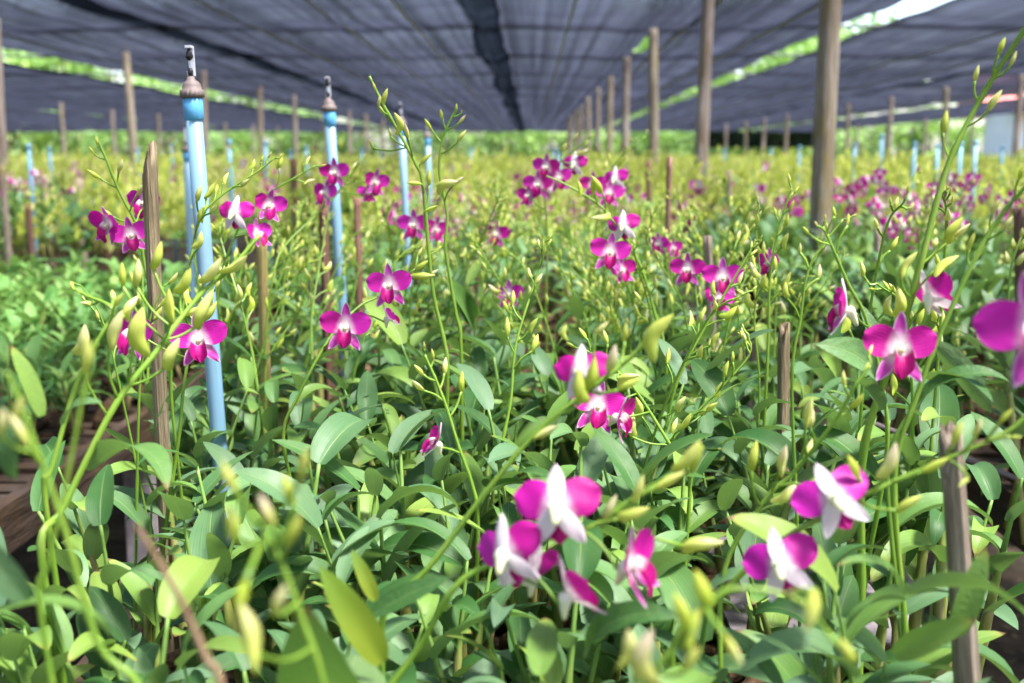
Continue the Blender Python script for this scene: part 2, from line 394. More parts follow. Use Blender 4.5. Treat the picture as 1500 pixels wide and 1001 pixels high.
def lip_arr():
    V, U = [], []; nu, nv = 10, 12; y, z = -.002, -.002; L = .027
    for j in range(nv + 1):
        t = j / nv
        ang = R(-158) + R(72) * min(1, t * 1.3)        # forward and down, then down
        if j: y += math.cos(ang) * L / nv; z += math.sin(ang) * L / nv
        w = .0098 * (math.sin(math.pi * min(1, t * .55 + .22)) ** .6) * (1 - max(0, (t - .55) / .45) ** 2) + .0012
        cup = .95 * (1 - t) ** 1.2 + .15
        nrm = Vector((0, -math.sin(ang), math.cos(ang))); 
        if nrm.y > 0: nrm = -nrm
        for i in range(nu + 1):
            u = i / nu * 2 - 1
            h = cup * w * u * u + .0012 * math.sin(7 * u + 5 * t) * t
            V.append((u * w * (1 - .35 * (1 - t)), y + nrm.y * h, z + abs(nrm.z) * h)); U.append((i / nu, t))
    return np.array(V), gridf(nu, nv), np.array(U), np.zeros(len(V)), np.zeros(nu * nv, int)
def core_arr():
    mb = MB()
    tube(mb, smooth_path([(0, .004, 0), (0, -.003, .001), (0, -.009, -.001)], 6), [.0028, .0035, .0038, .0036, .0034, .003, .0022], 8)
    tube(mb, smooth_path([(0, .000, .002), (0, .006, -.004), (0, .0135, -.014)], 8), [.005, .0062, .0064, .006, .005, .0042, .0034, .0026, .0016], 8)
    return mb.arrays()
CORE = core_arr(); LIP = lip_arr()
PETS, SEPS, LSEPS = [], [], []
for k in range(3):
    PETS.append(petal_arr(.0345, .0285, 'petal', [.12, .22, .05][k], [.05, .35, -.15][k], k))
    SEPS.append(petal_arr(.033, .0130, 'sepal', [.1, .25, .0][k], [.1, .35, -.25][k], 10 + k))
    LSEPS.append(petal_arr(.034, .0135, 'sepal', [.1, .25, .0][k], [.15, .45, -.2][k], 20 + k))
def pm(a, tilt=0.0, off=(0, 0, 0)):
    return Matrix.Translation(off) @ Matrix.Rotation(R(a), 4, 'Y') @ Matrix.Rotation(R(tilt), 4, 'X')
# arrangement of a blossom: name, which shapes, matrix, material
def blossom_plan(k, fwd):
    return [('sepal', SEPS[k], pm(0, fwd, (0, .001, .001)), 'sepal'),
            ('sepal', LSEPS[k], pm(143, fwd + 4, (0, .0018, -.001)), 'sepal'), ('sepal', LSEPS[k], pm(-143, fwd + 4, (0, .0018, -.001)), 'sepal'),
            ('petal', PETS[k], pm(70, fwd - 3, (0, -.0008, .001)), 'petal'), ('petal', PETS[k], pm(-70, fwd - 3, (0, -.0008, .001)), 'petal'),
            ('lip', LIP, Matrix.Identity(4), 'lip')]
PLANS = [blossom_plan(0, 6), blossom_plan(1, 14), blossom_plan(2, 28)]
_pm_cache = {}
def pmesh(arr, mat, name):
    key = (id(arr), mat)
    if key not in _pm_cache: _pm_cache[key] = arr_mesh(arr, name, [mat])
    return _pm_cache[key]
CORE_ME = arr_mesh(CORE, 'blossom', ['column'])
BL_MATS = ['petal', 'sepal', 'lip', 'column', 'stalk', 'bud', 'leaf', 'cane']
def blossom_arr(k):
    mb = MB()
    for nme, arr, mx, mt in PLANS[k]: mb.put(arr, mx, 0, BL_MATS.index(mt))
    mb.put(CORE, Matrix.Identity(4), 0, 3); return mb.arrays()
BLOSSOM_ARR = [blossom_arr(k) for k in range(3)]
def bl_mesh(k):
    mb = MB(); mb.put(BLOSSOM_ARR[k], Matrix.Identity(4)); return mb.build('blossom', BL_MATS)
BLOSSOM_ME = [bl_mesh(k) for k in range(3)]

# ------------------------------------------------------------------ plants as lists of part specs (name, mesh, matrix, [sub specs])
def frame_z(d, roll=0.0):
    d = Vector(d).normalized(); q = d.to_track_quat('Z', 'Y'); return q.to_matrix().to_4x4() @ Matrix.Rotation(roll, 4, 'Z')
def cane_arr(h, lean, az, r, seed):
    mb = MB(); rr = random.Random(seed); pts, rad = [], []; n = 26
    for i in range(n + 1):
        t = i / n; d = lean * h * t ** 1.3
        pts.append((math.cos(az) * d, math.sin(az) * d, h * t))
        node = 1 + .22 * max(0, math.cos(t * h / .038 * 2 * math.pi)) ** 6
        rad.append(r * (.75 + .5 * math.sin(math.pi * min(1, t * 1.1 + .05))) * (1 - .68 * t) * node)
    tube(mb, pts, rad, 8); return mb.arrays(), pts
def leafy(r, ncane, hr, leaves=6, leaf_me=None, spread=.05, lscale=1.0, tall=None, start=.38):
    """canes with two ranks of leaves; returns parts, cane tips"""
    out, tips = [], []
    leaf_me = leaf_me or LEAF_ME
    for c in range(ncane):
        h = r.uniform(*hr); az = r.random() * 6.28; lean = r.uniform(.08, .34)
        bx, by = r.uniform(-spread, spread), r.uniform(-spread, spread)
        arr, pts = cane_arr(h, lean, az, r.uniform(.0052, .0078), r.random())
        out.append(('cane', ('arr', arr, 'cane'), Matrix.Translation((bx, by, 0)), []))
        plane = r.random() * 6.28
        for k in range(leaves):
            t = 1 if k == leaves - 1 else start + (1 - start) * (k + r.random() * .5) / leaves
            p = Vector(pts[min(26, int(t * 26))]) + Vector((bx, by, 0))
            a = plane + (k % 2) * math.pi + r.uniform(-.5, .5)
            up = R(r.uniform(14, 44) + 24 * t) if t < 1 else R(r.uniform(35, 58))
            m = Matrix.Translation(p) @ Matrix.Rotation(a, 4, 'Z') @ Matrix.Rotation(up, 4, 'X') @ Matrix.Rotation(r.uniform(-.35, .35), 4, 'Y')
            out.append(('leaf', r.choice(leaf_me), m @ Matrix.Scale(lscale * r.uniform(.8, 1.12), 4), []))
        tips.append(Vector(pts[-1]) + Vector((bx, by, 0)))
    return out, tips
def nearest_t(P, q):
    return min(range(len(P)), key=lambda i: (P[i] - q).length)
def blossom_spec(pos, yaw, pitch, roll, size, k, near=True):
    m = Matrix.Translation(pos) @ Matrix.Rotation(R(yaw), 4, 'Z') @ Matrix.Rotation(R(pitch), 4, 'X') @ Matrix.Rotation(R(roll), 4, 'Y') @ Matrix.Scale(size / .066, 4)
    if not near: return ('blossom', BLOSSOM_ME[k], m, [])
    return ('blossom', CORE_ME, m, [(n, pmesh(a, mt, n), mx, []) for n, a, mx, mt in PLANS[k]])
def spike(pts, r, r0=.0026, buds=None, xbuds=(), blossoms=(), near=True, mat='stalk', n=44):
    """flower stalk with stalklets, buds and blossoms. buds=(count,t0,t1,size0,size1)"""
    P = smooth_path(pts, n); mb = MB(); out = []
    rad = [r0 * (1 - .55 * i / n) * (1 + .35 * max(0, math.cos(i / n * 2 * math.pi * 9)) ** 10) for i in range(n + 1)]
    tube(mb, P, rad, 7)
    def ped(a, b, d):
        L = (b - a).length
        tube(mb, smooth_path([a, a.lerp(b, .5) + (b - a).cross(Vector(d)).cross(b - a).normalized() * -L * .08 if L > 1e-6 else a, b], 6), [.0012] * 5 + [.0013, .0016], 5)
    for b, tip in xbuds:
        b, tip = Vector(b), Vector(tip); ax = (tip - b) * .88
        i = nearest_t(P, b - ax * .6); i = max(0, i - 1)
        ped(P[i], b, ax)
        out.append(('bud', r.choice(BUD_ME[1:4]) if ax.length > .024 else r.choice((BUD_ME[0], BUD_ME[4])), Matrix.Translation(b) @ frame_z(ax, r.random() * 6.28) @ Matrix.Scale(ax.length, 4), []))
    if buds:
        cnt, t0, t1, s0, s1 = buds; ph = r.random() * 6.28
        for k in range(cnt):
            f = k / max(1, cnt - 1); i = int((t0 + (t1 - t0) * f) * n); i = min(i, n)
            tg = (P[min(i + 1, n)] - P[max(i - 1, 0)]).normalized(); x = tg.orthogonal().normalized(); y = tg.cross(x)
            a = ph + k * math.pi * (1 + .12 * r.uniform(-1, 1)) + .4 * r.uniform(-1, 1)
            side = x * math.cos(a) + y * math.sin(a); s = s0 + (s1 - s0) * f; s *= r.uniform(.85, 1.15)
            pl = (.020 * (1 - f) + .007) * r.uniform(.8, 1.2)
            d = (side * .75 + tg * .65 + Vector((0, 0, .15))).normalized(); b = P[i] + d * pl
            ax = (d * .5 + tg * .35 + Vector((0, 0, .35)) + Vector((r.uniform(-.3, .3), r.uniform(-.3, .3), r.uniform(-.4, .2)))).normalized()
            ped(P[i], b, d)
            bm = BUD_ME[4] if s < .013 else r.choice(BUD_ME[1:4]) if s > .02 else r.choice(BUD_ME[:2])
            out.append(('bud', bm, Matrix.Translation(b) @ frame_z(ax, r.random() * 6.28) @ Matrix.Scale(s, 4), []))
    for (pos, yaw, pitch, roll, size, k) in blossoms:
        pos = Vector(pos); m = Matrix.Rotation(R(yaw), 4, 'Z') @ Matrix.Rotation(R(pitch), 4, 'X')
        back = pos + m @ Vector((0, .010, -.002)) * (size / .066)
        i = max(0, nearest_t(P, back + Vector((0, 0, -.012))) - 1)
        if (P[i] - back).length < .09: ped(P[i], back, m @ Vector((0, 1, 0)))
        out.append(blossom_spec(pos, yaw, pitch, roll, size, k, near))
    out.insert(0, ('flower_stalk', ('mb', mb, mat), Matrix.Identity(4), []))
    return out
def realize(specs):
    """turn inline geometry in the specs into meshes once, so that copies share them"""
    out = []
    for n, me, m, sub in specs:
        if isinstance(me, tuple):
            if me[0] == 'arr': me = arr_mesh(me[1], n, [me[2]])
            else: me = me[1].build(n, [me[2]])
        out.append((n, me, m, sub))
    return out
def put_plant(specs, loc, rz=0.0, s=1.0, name='orchid_plant', **tg):
    e = empty(name, loc, rz, s); tag(e, **tg)
    for n, me, m, sub in specs:
        o = ob(n, me, e, m)
        for n2, me2, m2, _ in sub: ob(n2, me2, o, m2)
    return e

BENCH = .88
# ------------------------------------------------------------------ hand placed flowering plants
HAND_XY = []; SIGHT = []
def hand(label, spikes, canes=3, hr=(.24, .33), leaves=6, base=None, xleaves=(), seed=0, group=None):
    """spikes: dicts with path of (px,py,d), buds, xb [(bpx,bpy,tpx,tpy,d)], bl [(px,py,d,yaw,pitch,roll,size,k)]"""
    r = random.Random(seed * 13 + 5)
    p0 = at(*spikes[0]['path'][0])
    bx, by = base if base else (p0.x + r.uniform(-.02, .02), p0.y + .03)
    bx = max(-.58, min(.56, bx)) if base is None else bx
    B = Vector((bx, by, BENCH)); HAND_XY.append((bx, by))
    if by < 1.05 and hr[1] > .3: hr = (.19, .26)
    specs, tips = leafy(r, canes, hr, leaves)
    for s in spikes:
        pp = [at(*q) - B for q in s['path']]
        lo = pp[0]
        st = Vector((lo.x * .45, lo.y * .45, max(.10, min(.24, lo.z - .10))))
        st.z = .03
        if lo.z > st.z + .03: pp = [st, st.lerp(lo, .55) + Vector((0, 0, .015))] + pp
        SIGHT.extend((at(q[0], q[1], q[2]).x / q[2], q[2]) for q in s.get('bl', ()) if q[2] < 2.2)
        bl = [(at(q[0], q[1], q[2]) - B, *q[3:]) for q in s.get('bl', ())]
        xb = [(at(a, b, d) - B, at(c, e, d - .004) - B) for a, b, c, e, d in s.get('xb', ())]
        specs += spike(pp, r, s.get('r', .0026), s.get('buds'), xb, bl, True, s.get('mat', 'stalk'))
    for (px, py, d, qx, qy, e, k, y, roll) in xleaves:
        a, b = at(px, py, d) - B, at(qx, qy, e) - B; L = (b - a).length
        V = STRAIGHT[k][0]; tipv = Vector(V[-4]); q = tipv.normalized().rotation_difference((b - a).normalized())
        m = Matrix.Translation(a) @ Matrix.Rotation(R(roll), 4, (b - a).normalized()) @ q.to_matrix().to_4x4() @ Matrix.Scale(L / tipv.length, 4)
        specs.append(('leaf', (STRAIGHT_Y if y else STRAIGHT_ME)[k], m, []))
    return put_plant(realize(specs), B, label=label, cat='orchid plant', group=group or 'flowering orchid plants in the centre bed')

f = 'flowering orchid plants in the centre bed'
hand('orchid plant with the tallest thick stalk of pale buds rising past the top corner', [
    dict(path=[(1265, 660, 1.1), (1310, 520, 1.09), (1345, 400, 1.08), (1375, 285, 1.08), (1400, 215, 1.08), (1445, 130, 1.08), (1500, 45, 1.06), (1550, -30, 1.05)], r=.0042,
         xb=[(1427, 119, 1434, 92, 1.08), (1462, 80, 1472, 51, 1.07), (1479, 98, 1491, 72, 1.07), (1447, 162, 1469, 127, 1.07), (1381, 195, 1387, 157, 1.08),
             (1318, 400, 1345, 363, 1.06), (1368, 398, 1408, 370, 1.06), (1383, 352, 1410, 312, 1.08), (1397, 348, 1425, 325, 1.09), (1322, 460, 1318, 415, 1.07)],
         bl=[(1362, 436, 1.07, 118, -25, 25, .058, 1)])], seed=1, canes=2, base=(.36, 1.14),
    xleaves=[(1345, 560, 1.05, 1455, 590, .98, 1, 0, 30), (1280, 560, 1.1, 1195, 505, 1.05, 1, 0, -20)])
hand('orchid plant whose single wide open magenta blossom faces forward beside a bare stake', [
    dict(path=[(1300, 690, 1.02), (1335, 600, 1.02), (1352, 555, 1.02), (1335, 528, 1.02), (1322, 500, 1.03)], bl=[(1316, 512, .985, 3, -6, 2, .066, 0)]),
    dict(path=[(1310, 700, 1.0), (1345, 575, 1.0), (1375, 495, 1.0), (1425, 385, 1.0), (1465, 318, 1.0), (1505, 270, .99), (1535, 225, .98)], r=.003,
         xb=[(1453, 314, 1466, 288, 1.0), (1470, 337, 1485, 313, .99), (1418, 365, 1429, 337, 1.0), (1492, 262, 1500, 240, .99)])], seed=2, canes=2, base=(.40, 1.0),
    xleaves=[(1370, 505, 1.08, 1452, 605, 1.0, 0, 0, 25), (1290, 600, 1.0, 1200, 585, .95, 2, 0, 0), (1340, 600, 1.02, 1480, 560, 1.0, 2, 0, 0)])
hand('orchid plant with one purple blossom in profile below a short green bud tip', [
    dict(path=[(1300, 640, 1.12), (1272, 480, 1.12), (1242, 415, 1.12), (1216, 355, 1.12), (1205, 332, 1.12)], bl=[(1240, 455, 1.1, -100, -8, 0, .062, 1)], buds=(5, .78, 1, .012, .007)),
    dict(path=[(1160, 560, 1.15), (1172, 470, 1.15), (1183, 400, 1.15), (1205, 360, 1.15), (1235, 322, 1.15)], buds=(6, .5, 1, .014, .006), r=.002)], seed=3, canes=2, base=(.33, 1.2),
    xleaves=[(1290, 520, 1.15, 1260, 445, 1.18, 0, 0, 0), (1225, 560, 1.12, 1190, 505, 1.1, 1, 0, 0)])
hand('orchid plant with a large blurred magenta blossom cut by the edge of the view', [
    dict(path=[(1580, 760, .74), (1575, 620, .74), (1560, 540, .74), (1540, 500, .74)], bl=[(1524, 484, .71, -28, -5, -18, .075, 0)])], seed=4, canes=1, base=(.36, .74), leaves=4, hr=(.2, .25))
hand('orchid plant with two white-backed magenta blossoms turned away and a long arching row of buds', [
    dict(path=[(985, 950, .83), (1050, 880, .83), (1100, 828, .82), (1167, 778, .81), (1235, 744, .80), (1275, 722, .8), (1340, 692, .8), (1405, 665, .79), (1478, 631, .78), (1512, 598, .78)], r=.0028,
         bl=[(1222, 728, .79, 166, 26, 28, .062, 2), (1142, 826, .79, 155, 22, 24, .061, 2)],
         xb=[(1296, 700, 1320, 642, .79), (1350, 692, 1396, 668, .78), (1396, 652, 1408, 612, .78), (1428, 640, 1440, 608, .78), (1462, 622, 1486, 596, .77), (1312, 748, 1356, 722, .78), (1258, 700, 1240, 660, .8), (1480, 640, 1500, 640, .77), (1418, 700, 1400, 715, .78)]),
    dict(path=[(1060, 840, .95), (1122, 731, .95), (1165, 690, .95), (1224, 615, .94), (1250, 570, .93), (1275, 535, .93)], buds=(8, .4, 1, .024, .01),
         xb=[(1142, 690, 1152, 645, .93), (1180, 622, 1190, 575, .93), (1100, 690, 1108, 640, .93)])], seed=5, base=(.16, .88),
    xleaves=[(1320, 870, .8, 1225, 830, .78, 2, 0, 0), (1310, 960, .78, 1430, 905, .74, 0, 0, 0), (1325, 880, .82, 1240, 925, .8, 1, 0, 0), (1330, 870, .72, 1520, 935, .66, 2, 0, -10), (1400, 930, .8, 1445, 800, .8, 0, 0, 0)])
hand('orchid plant with a cluster of four white and magenta blossoms seen from behind in front', [
    dict(path=[(545, 1060, .78), (615, 947, .78), (660, 868, .77), (700, 835, .77), (760, 815, .76), (800, 790, .76), (870, 770, .76), (920, 735, .76), (970, 705, .76), (1030, 655, .77)], r=.0028,
         bl=[(815, 742, .75, 172, 24, 6, .064, 1), (738, 812, .75, 146, 8, 24, .058, 1), (832, 872, .75, 112, -32, 10, .058, 2), (922, 830, .74, 66, -12, -8, .060, 1), (778, 842, .78, 205, -24, -15, .054, 2)],
         xb=[(885, 762, 905, 720, .76), (930, 735, 945, 690, .75), (960, 715, 1010, 688, .75), (995, 690, 1035, 640, .76), (905, 760, 960, 745, .75), (1000, 800, 1068, 790, .78), (1012, 690, 1030, 645, .76)])], seed=6, base=(-.1, .84),
    xleaves=[(560, 970, .74, 468, 830, .72, 0, 1, 0), (520, 960, .78, 450, 885, .62, 1, 0, 0), (545, 900, .8, 660, 845, .8, 0, 0, 20), (550, 880, .82, 515, 805, .82, 0, 1, 0), (790, 990, .72, 800, 905, .8, 0, 0, 0), (500, 1000, .7, 440, 900, .68, 0, 0, 30), (860, 960, .8, 1000, 905, .76, 2, 0, 0)])
hand('orchid plant with a slanting green stalk of plump cream buds just opening', [
    dict(path=[(560, 910, .86), (590, 868, .86), (631, 828, .86), (704, 731, .86), (780, 640, .86), (840, 588, .86), (912, 534, .87), (945, 500, .87), (970, 468, .87)], r=.003,
         xb=[(782, 642, 824, 620, .86), (850, 590, 842, 535, .85), (862, 572, 880, 520, .86), (893, 545, 906, 500, .85), (905, 572, 942, 552, .85), (942, 505, 985, 448, .86), (872, 490, 895, 470, .87), (915, 500, 918, 470, .88)],
         bl=[(850, 545, .88, 160, 20, 10, .05, 1)])], seed=7, base=(-.13, .93))
hand('orchid plant with two overlapping pink-purple blossoms below cream buds in the bed middle', [
    dict(path=[(1010, 705, 1.25), (990, 666, 1.25), (933, 575, 1.26), (905, 545, 1.26), (880, 525, 1.26), (850, 510, 1.26)],
         bl=[(874, 596, 1.24, 12, -8, 12, .064, 0), (906, 612, 1.23, 68, 5, -10, .058, 1)], buds=(4, .8, 1, .02, .012),
         xb=[(905, 555, 940, 545, 1.25), (925, 640, 925, 600, 1.25)])], seed=8)
hand('orchid plant with two crisp magenta blossoms, one above the other, left of the bed middle', [
    dict(path=[(415, 640, 1.46), (437, 580, 1.46), (482, 497, 1.48), (525, 450, 1.52), (560, 432, 1.54), (605, 398, 1.56), (635, 370, 1.56)],
         bl=[(506, 481, 1.44, 4, -6, 3, .066, 0), (571, 420, 1.5, -8, -10, -6, .062, 0), (568, 466, 1.5, 110, -35, 0, .045, 1)],
         xb=[(602, 404, 642, 406, 1.55), (608, 395, 632, 380, 1.55)], buds=(4, .86, 1, .016, .008))], seed=9, base=(-.27, 1.5))
hand('orchid plant with two magenta blossoms hanging in front of the split stake and blue pipe', [
    dict(path=[(262, 640, 1.3), (270, 560, 1.3), (285, 480, 1.31), (300, 440, 1.31), (330, 390, 1.32)],
         bl=[(292, 498, 1.28, 8, -4, -6, .066, 0), (197, 490, 1.28, -30, -8, 4, .064, 0)], xb=[(270, 462, 305, 448, 1.29), (300, 470, 320, 440, 1.3)], buds=(6, .7, 1, .022, .01)),
    dict(path=[(205, 560, 1.3), (215, 500, 1.3), (222, 460, 1.3), (240, 420, 1.3)], buds=(4, .5, 1, .024, .018), r=.002)], seed=10, base=(-.52, 1.34), canes=2)
hand('orchid plant with a long stalk of blurred yellow-green buds leaning across the split stake', [
    dict(path=[(60, 800, .92), (92, 744, .95), (167, 596, .97), (229, 515, 1.0), (262, 470, 1.02), (300, 425, 1.04), (345, 385, 1.05), (380, 345, 1.06)], r=.0036,
         xb=[(240, 540, 262, 490, .99), (195, 510, 205, 440, .97), (160, 505, 180, 445, .96), (120, 520, 130, 470, .95), (250, 470, 245, 415, 1.0), (285, 480, 310, 420, 1.02), (265, 430, 285, 390, 1.03), (200, 420, 205, 375, 1.02), (300, 415, 330, 375, 1.04), (335, 400, 370, 372, 1.05), (225, 395, 240, 350, 1.03), (180, 420, 178, 380, 1.0)]),
    dict(path=[(65, 720, .95), (75, 690, .95), (108, 574, .96), (140, 505, .96), (165, 455, .97), (120, 430, .98)], r=.003, buds=(5, .75, 1, .02, .008))], seed=11, base=(-.42, 1.02),
    xleaves=[(130, 690, .98, 245, 720, .9, 2, 0, 0), (60, 610, .85, 15, 505, .85, 0, 0, 40), (95, 620, .9, 150, 590, .88, 1, 0, 0)])
hand('orchid plant with three drooping purple blossoms behind the split stake and a thin bud tip', [
    dict(path=[(225, 450, 1.52), (212, 390, 1.52), (202, 335, 1.52), (175, 281, 1.52), (154, 230, 1.52), (141, 200, 1.52)], r=.0028,
         bl=[(160, 330, 1.5, -30, 10, 10, .058, 1), (192, 347, 1.5, 20, -12, -10, .055, 1), (212, 298, 1.56, -20, 0, 0, .055, 0)],
         xb=[(147, 262, 124, 247, 1.52), (174, 252, 181, 231, 1.52), (201, 285, 212, 266, 1.51), (138, 226, 129, 213, 1.52), (143, 213, 140, 198, 1.52), (165, 318, 150, 305, 1.5)])], seed=12, base=(-.5, 1.62))
hand('orchid plant with a slender arching spray of small green buds crossing the nearest blue pipe', [
    dict(path=[(250, 560, 1.38), (265, 470, 1.38), (285, 350, 1.4), (300, 310, 1.4), (332, 281, 1.41), (378, 251, 1.42), (402, 232, 1.42)], buds=(12, .42, 1, .024, .008), r=.0022,
         xb=[(288, 295, 294, 268, 1.38), (290, 325, 296, 302, 1.38)]),
    dict(path=[(165, 520, 1.4), (150, 470, 1.4), (135, 440, 1.4), (118, 418, 1.4)], buds=(6, .4, 1, .014, .006), r=.0016)], seed=13, base=(-.45, 1.47))
hand('orchid plant with three pale pink and magenta blossoms clustered right of the nearest blue pipe', [
    dict(path=[(316, 480, 1.72), (324, 403, 1.72), (348, 338, 1.72), (364, 308, 1.72), (391, 284, 1.72), (430, 262, 1.72), (462, 243, 1.72)], buds=(4, .8, 1, .02, .01),
         bl=[(342, 312, 1.69, 168, 15, 0, .060, 1), (393, 302, 1.7, 35, 0, 10, .055, 1), (376, 345, 1.68, 58, -20, 0, .052, 1)])], seed=14)
hand('orchid plant with stacked magenta blossoms in front of the second blue pipe', [
    dict(path=[(388, 520, 1.95), (391, 467, 1.95), (402, 397, 1.95), (420, 357, 1.98), (482, 297, 2.05), (510, 262, 2.06), (530, 235, 2.06)], buds=(4, .86, 1, .018, .01),
         bl=[(490, 254, 2.03, -5, 0, 0, .056, 0), (477, 284, 2.03, -30, -10, 5, .054, 0), (548, 268, 2.1, 40, 0, 10, .056, 1), (540, 285, 2.1, 10, -20, 0, .045, 1)])], seed=15)
hand('orchid plant with the tallest upright stalk of fat buds against the shade net, bed middle', [
    dict(path=[(655, 540, 1.55), (650, 497, 1.55), (633, 419, 1.55), (620, 276, 1.55), (609, 240, 1.55), (569, 167, 1.55), (556, 143, 1.55), (541, 112, 1.55)], r=.0034,
         xb=[(551, 134, 545, 118, 1.55), (560, 152, 568, 126, 1.55), (554, 156, 557, 137, 1.54), (562, 167, 551, 150, 1.55), (591, 190, 580, 160, 1.54), (598, 202, 592, 178, 1.54), (572, 200, 570, 186, 1.55), (546, 218, 541, 202, 1.56), (616, 240, 634, 222, 1.55), (618, 270, 592, 267, 1.54), (622, 310, 645, 300, 1.54), (628, 272, 628, 245, 1.56)])], seed=16, canes=2)
hand('orchid plant with a forked tip of round green buds, beside the tallest bud stalk', [
    dict(path=[(675, 500, 1.62), (668, 460, 1.62), (660, 413, 1.62), (652, 360, 1.62), (655, 316, 1.62), (644, 257, 1.62), (646, 216, 1.62), (655, 186, 1.62), (668, 160, 1.62)], r=.003,
         xb=[(632, 190, 620, 172, 1.62), (648, 175, 644, 158, 1.62), (668, 163, 669, 150, 1.62), (675, 167, 677, 160, 1.62), (672, 181, 684, 167, 1.61), (670, 208, 684, 188, 1.61), (665, 270, 682, 258, 1.6), (640, 272, 675, 262, 1.6)])], seed=17, canes=2)
hand('orchid plant with two magenta blossoms touching behind the forked bud stalk', [
    dict(path=[(600, 480, 2.15), (604, 420, 2.15), (612, 350, 2.15), (625, 312, 2.15), (650, 290, 2.15)], bl=[(606, 331, 2.1, -8, -5, 0, .062, 0), (637, 338, 2.12, 40, -5, 10, .055, 1)], buds=(6, .6, 1, .022, .01))], seed=18)
hand('orchid plant with a pale-centred blossom among yellow-green bud spikes', [
    dict(path=[(735, 480, 2.5), (732, 420, 2.5), (728, 365, 2.5), (735, 325, 2.5), (755, 300, 2.5)], bl=[(726, 344, 2.46, -5, 0, 5, .062, 0)], buds=(6, .6, 1, .022, .01))], seed=19)
hand('orchid plant with one small star-like magenta blossom over dark leaves', [
    dict(path=[(760, 520, 2.2), (757, 470, 2.2), (750, 440, 2.2), (752, 410, 2.2), (765, 380, 2.2)], bl=[(745, 432, 2.17, 0, -4, 0, .060, 0)], buds=(4, .7, 1, .02, .01))], seed=20,
    xleaves=[(690, 470, 1.9, 660, 415, 1.85, 1, 0, 0), (692, 478, 1.9, 650, 405, 1.8, 0, 0, 40)])
hand('orchid plant with a diagonal stalk carrying two deep magenta blossoms at its bend', [
    dict(path=[(975, 520, 1.85), (960, 463, 1.85), (939, 392, 1.85), (912, 346, 1.85), (885, 308, 1.85), (858, 287, 1.85), (823, 268, 1.85), (800, 258, 1.85)], r=.003,
         bl=[(893, 371, 1.78, 6, -5, 8, .066, 0), (910, 397, 1.8, 25, -12, -5, .05, 1), (912, 330, 1.84, 158, 15, 10, .058, 1)],
         xb=[(893, 320, 862, 322, 1.84), (870, 285, 868, 255, 1.84), (852, 285, 846, 260, 1.84), (882, 282, 866, 253, 1.83)])], seed=21)
hand('orchid plant with a crowded head of magenta blossoms beyond the diagonal flower stalk', [
    dict(path=[(800, 430, 2.35), (802, 350, 2.35), (798, 290, 2.35), (805, 255, 2.35), (835, 225, 2.35), (860, 205, 2.35)],
         bl=[(788, 272, 2.3, -10, -5, 0, .062, 0), (800, 246, 2.32, -15, 0, 5, .058, 0), (818, 262, 2.33, 20, 0, -8, .06, 0), (840, 240, 2.36, 160, 10, 0, .058, 1), (775, 288, 2.3, -30, -10, 0, .05, 1)], buds=(5, .8, 1, .022, .012)),
    dict(path=[(870, 430, 2.4), (872, 350, 2.4), (880, 300, 2.4), (890, 262, 2.4), (905, 235, 2.4), (945, 200, 2.4)],
         bl=[(868, 272, 2.35, 10, 0, 0, .058, 0), (892, 285, 2.34, 5, -15, 5, .062, 0), (900, 262, 2.36, 150, 10, 10, .06, 1)], buds=(7, .72, 1, .02, .01))], seed=22)
hand('orchid plant with a trio of magenta blossoms left of the pale flat stake', [
    dict(path=[(1035, 600, 1.85), (1055, 530, 1.85), (1072, 440, 1.85), (1066, 395, 1.86), (1085, 350, 1.86), (1105, 320, 1.86)],
         bl=[(1007, 396, 1.86, -12, -5, 0, .058, 0), (1058, 408, 1.78, 2, -5, 0, .066, 0), (1052, 440, 1.8, 15, -25, 10, .056, 1)], xb=[(1080, 425, 1100, 440, 1.8), (1095, 395, 1108, 375, 1.85)], buds=(5, .8, 1, .022, .012))], seed=23)
hand('orchid plant with branching stalks of upright buds and one half-hidden magenta blossom', [
    dict(path=[(1122, 570, 1.62), (1126, 480, 1.62), (1127, 419, 1.62), (1135, 360, 1.62), (1148, 310, 1.62), (1160, 275, 1.62)], buds=(11, .5, 1, .026, .012),
         bl=[(1130, 387, 1.66, -60, -5, 0, .05, 1)]),
    dict(path=[(1112, 560, 1.62), (1105, 470, 1.62), (1112, 400, 1.62), (1108, 340, 1.62), (1112, 300, 1.62)], buds=(8, .5, 1, .028, .012), r=.002)], seed=24)
hand('orchid plant with two small faded pink blossoms behind the trio of magenta ones', [
    dict(path=[(985, 470, 2.3), (980, 410, 2.3), (975, 370, 2.3), (985, 340, 2.3)], bl=[(965, 358, 2.26, -25, 0, 0, .05, 1), (985, 365, 2.26, 35, -10, 0, .045, 1)], buds=(3, .8, 1, .02, .012))], seed=25)
hand('orchid plant with one drooping half-closed purple and cream blossom among broad leaves', [
    dict(path=[(700, 760, 1.15), (690, 705, 1.15), (672, 655, 1.15), (655, 600, 1.15), (640, 560, 1.15), (622, 520, 1.15)], bl=[(640, 650, 1.13, -80, -30, 0, .045, 1)], buds=(6, .7, 1, .022, .01))], seed=26)
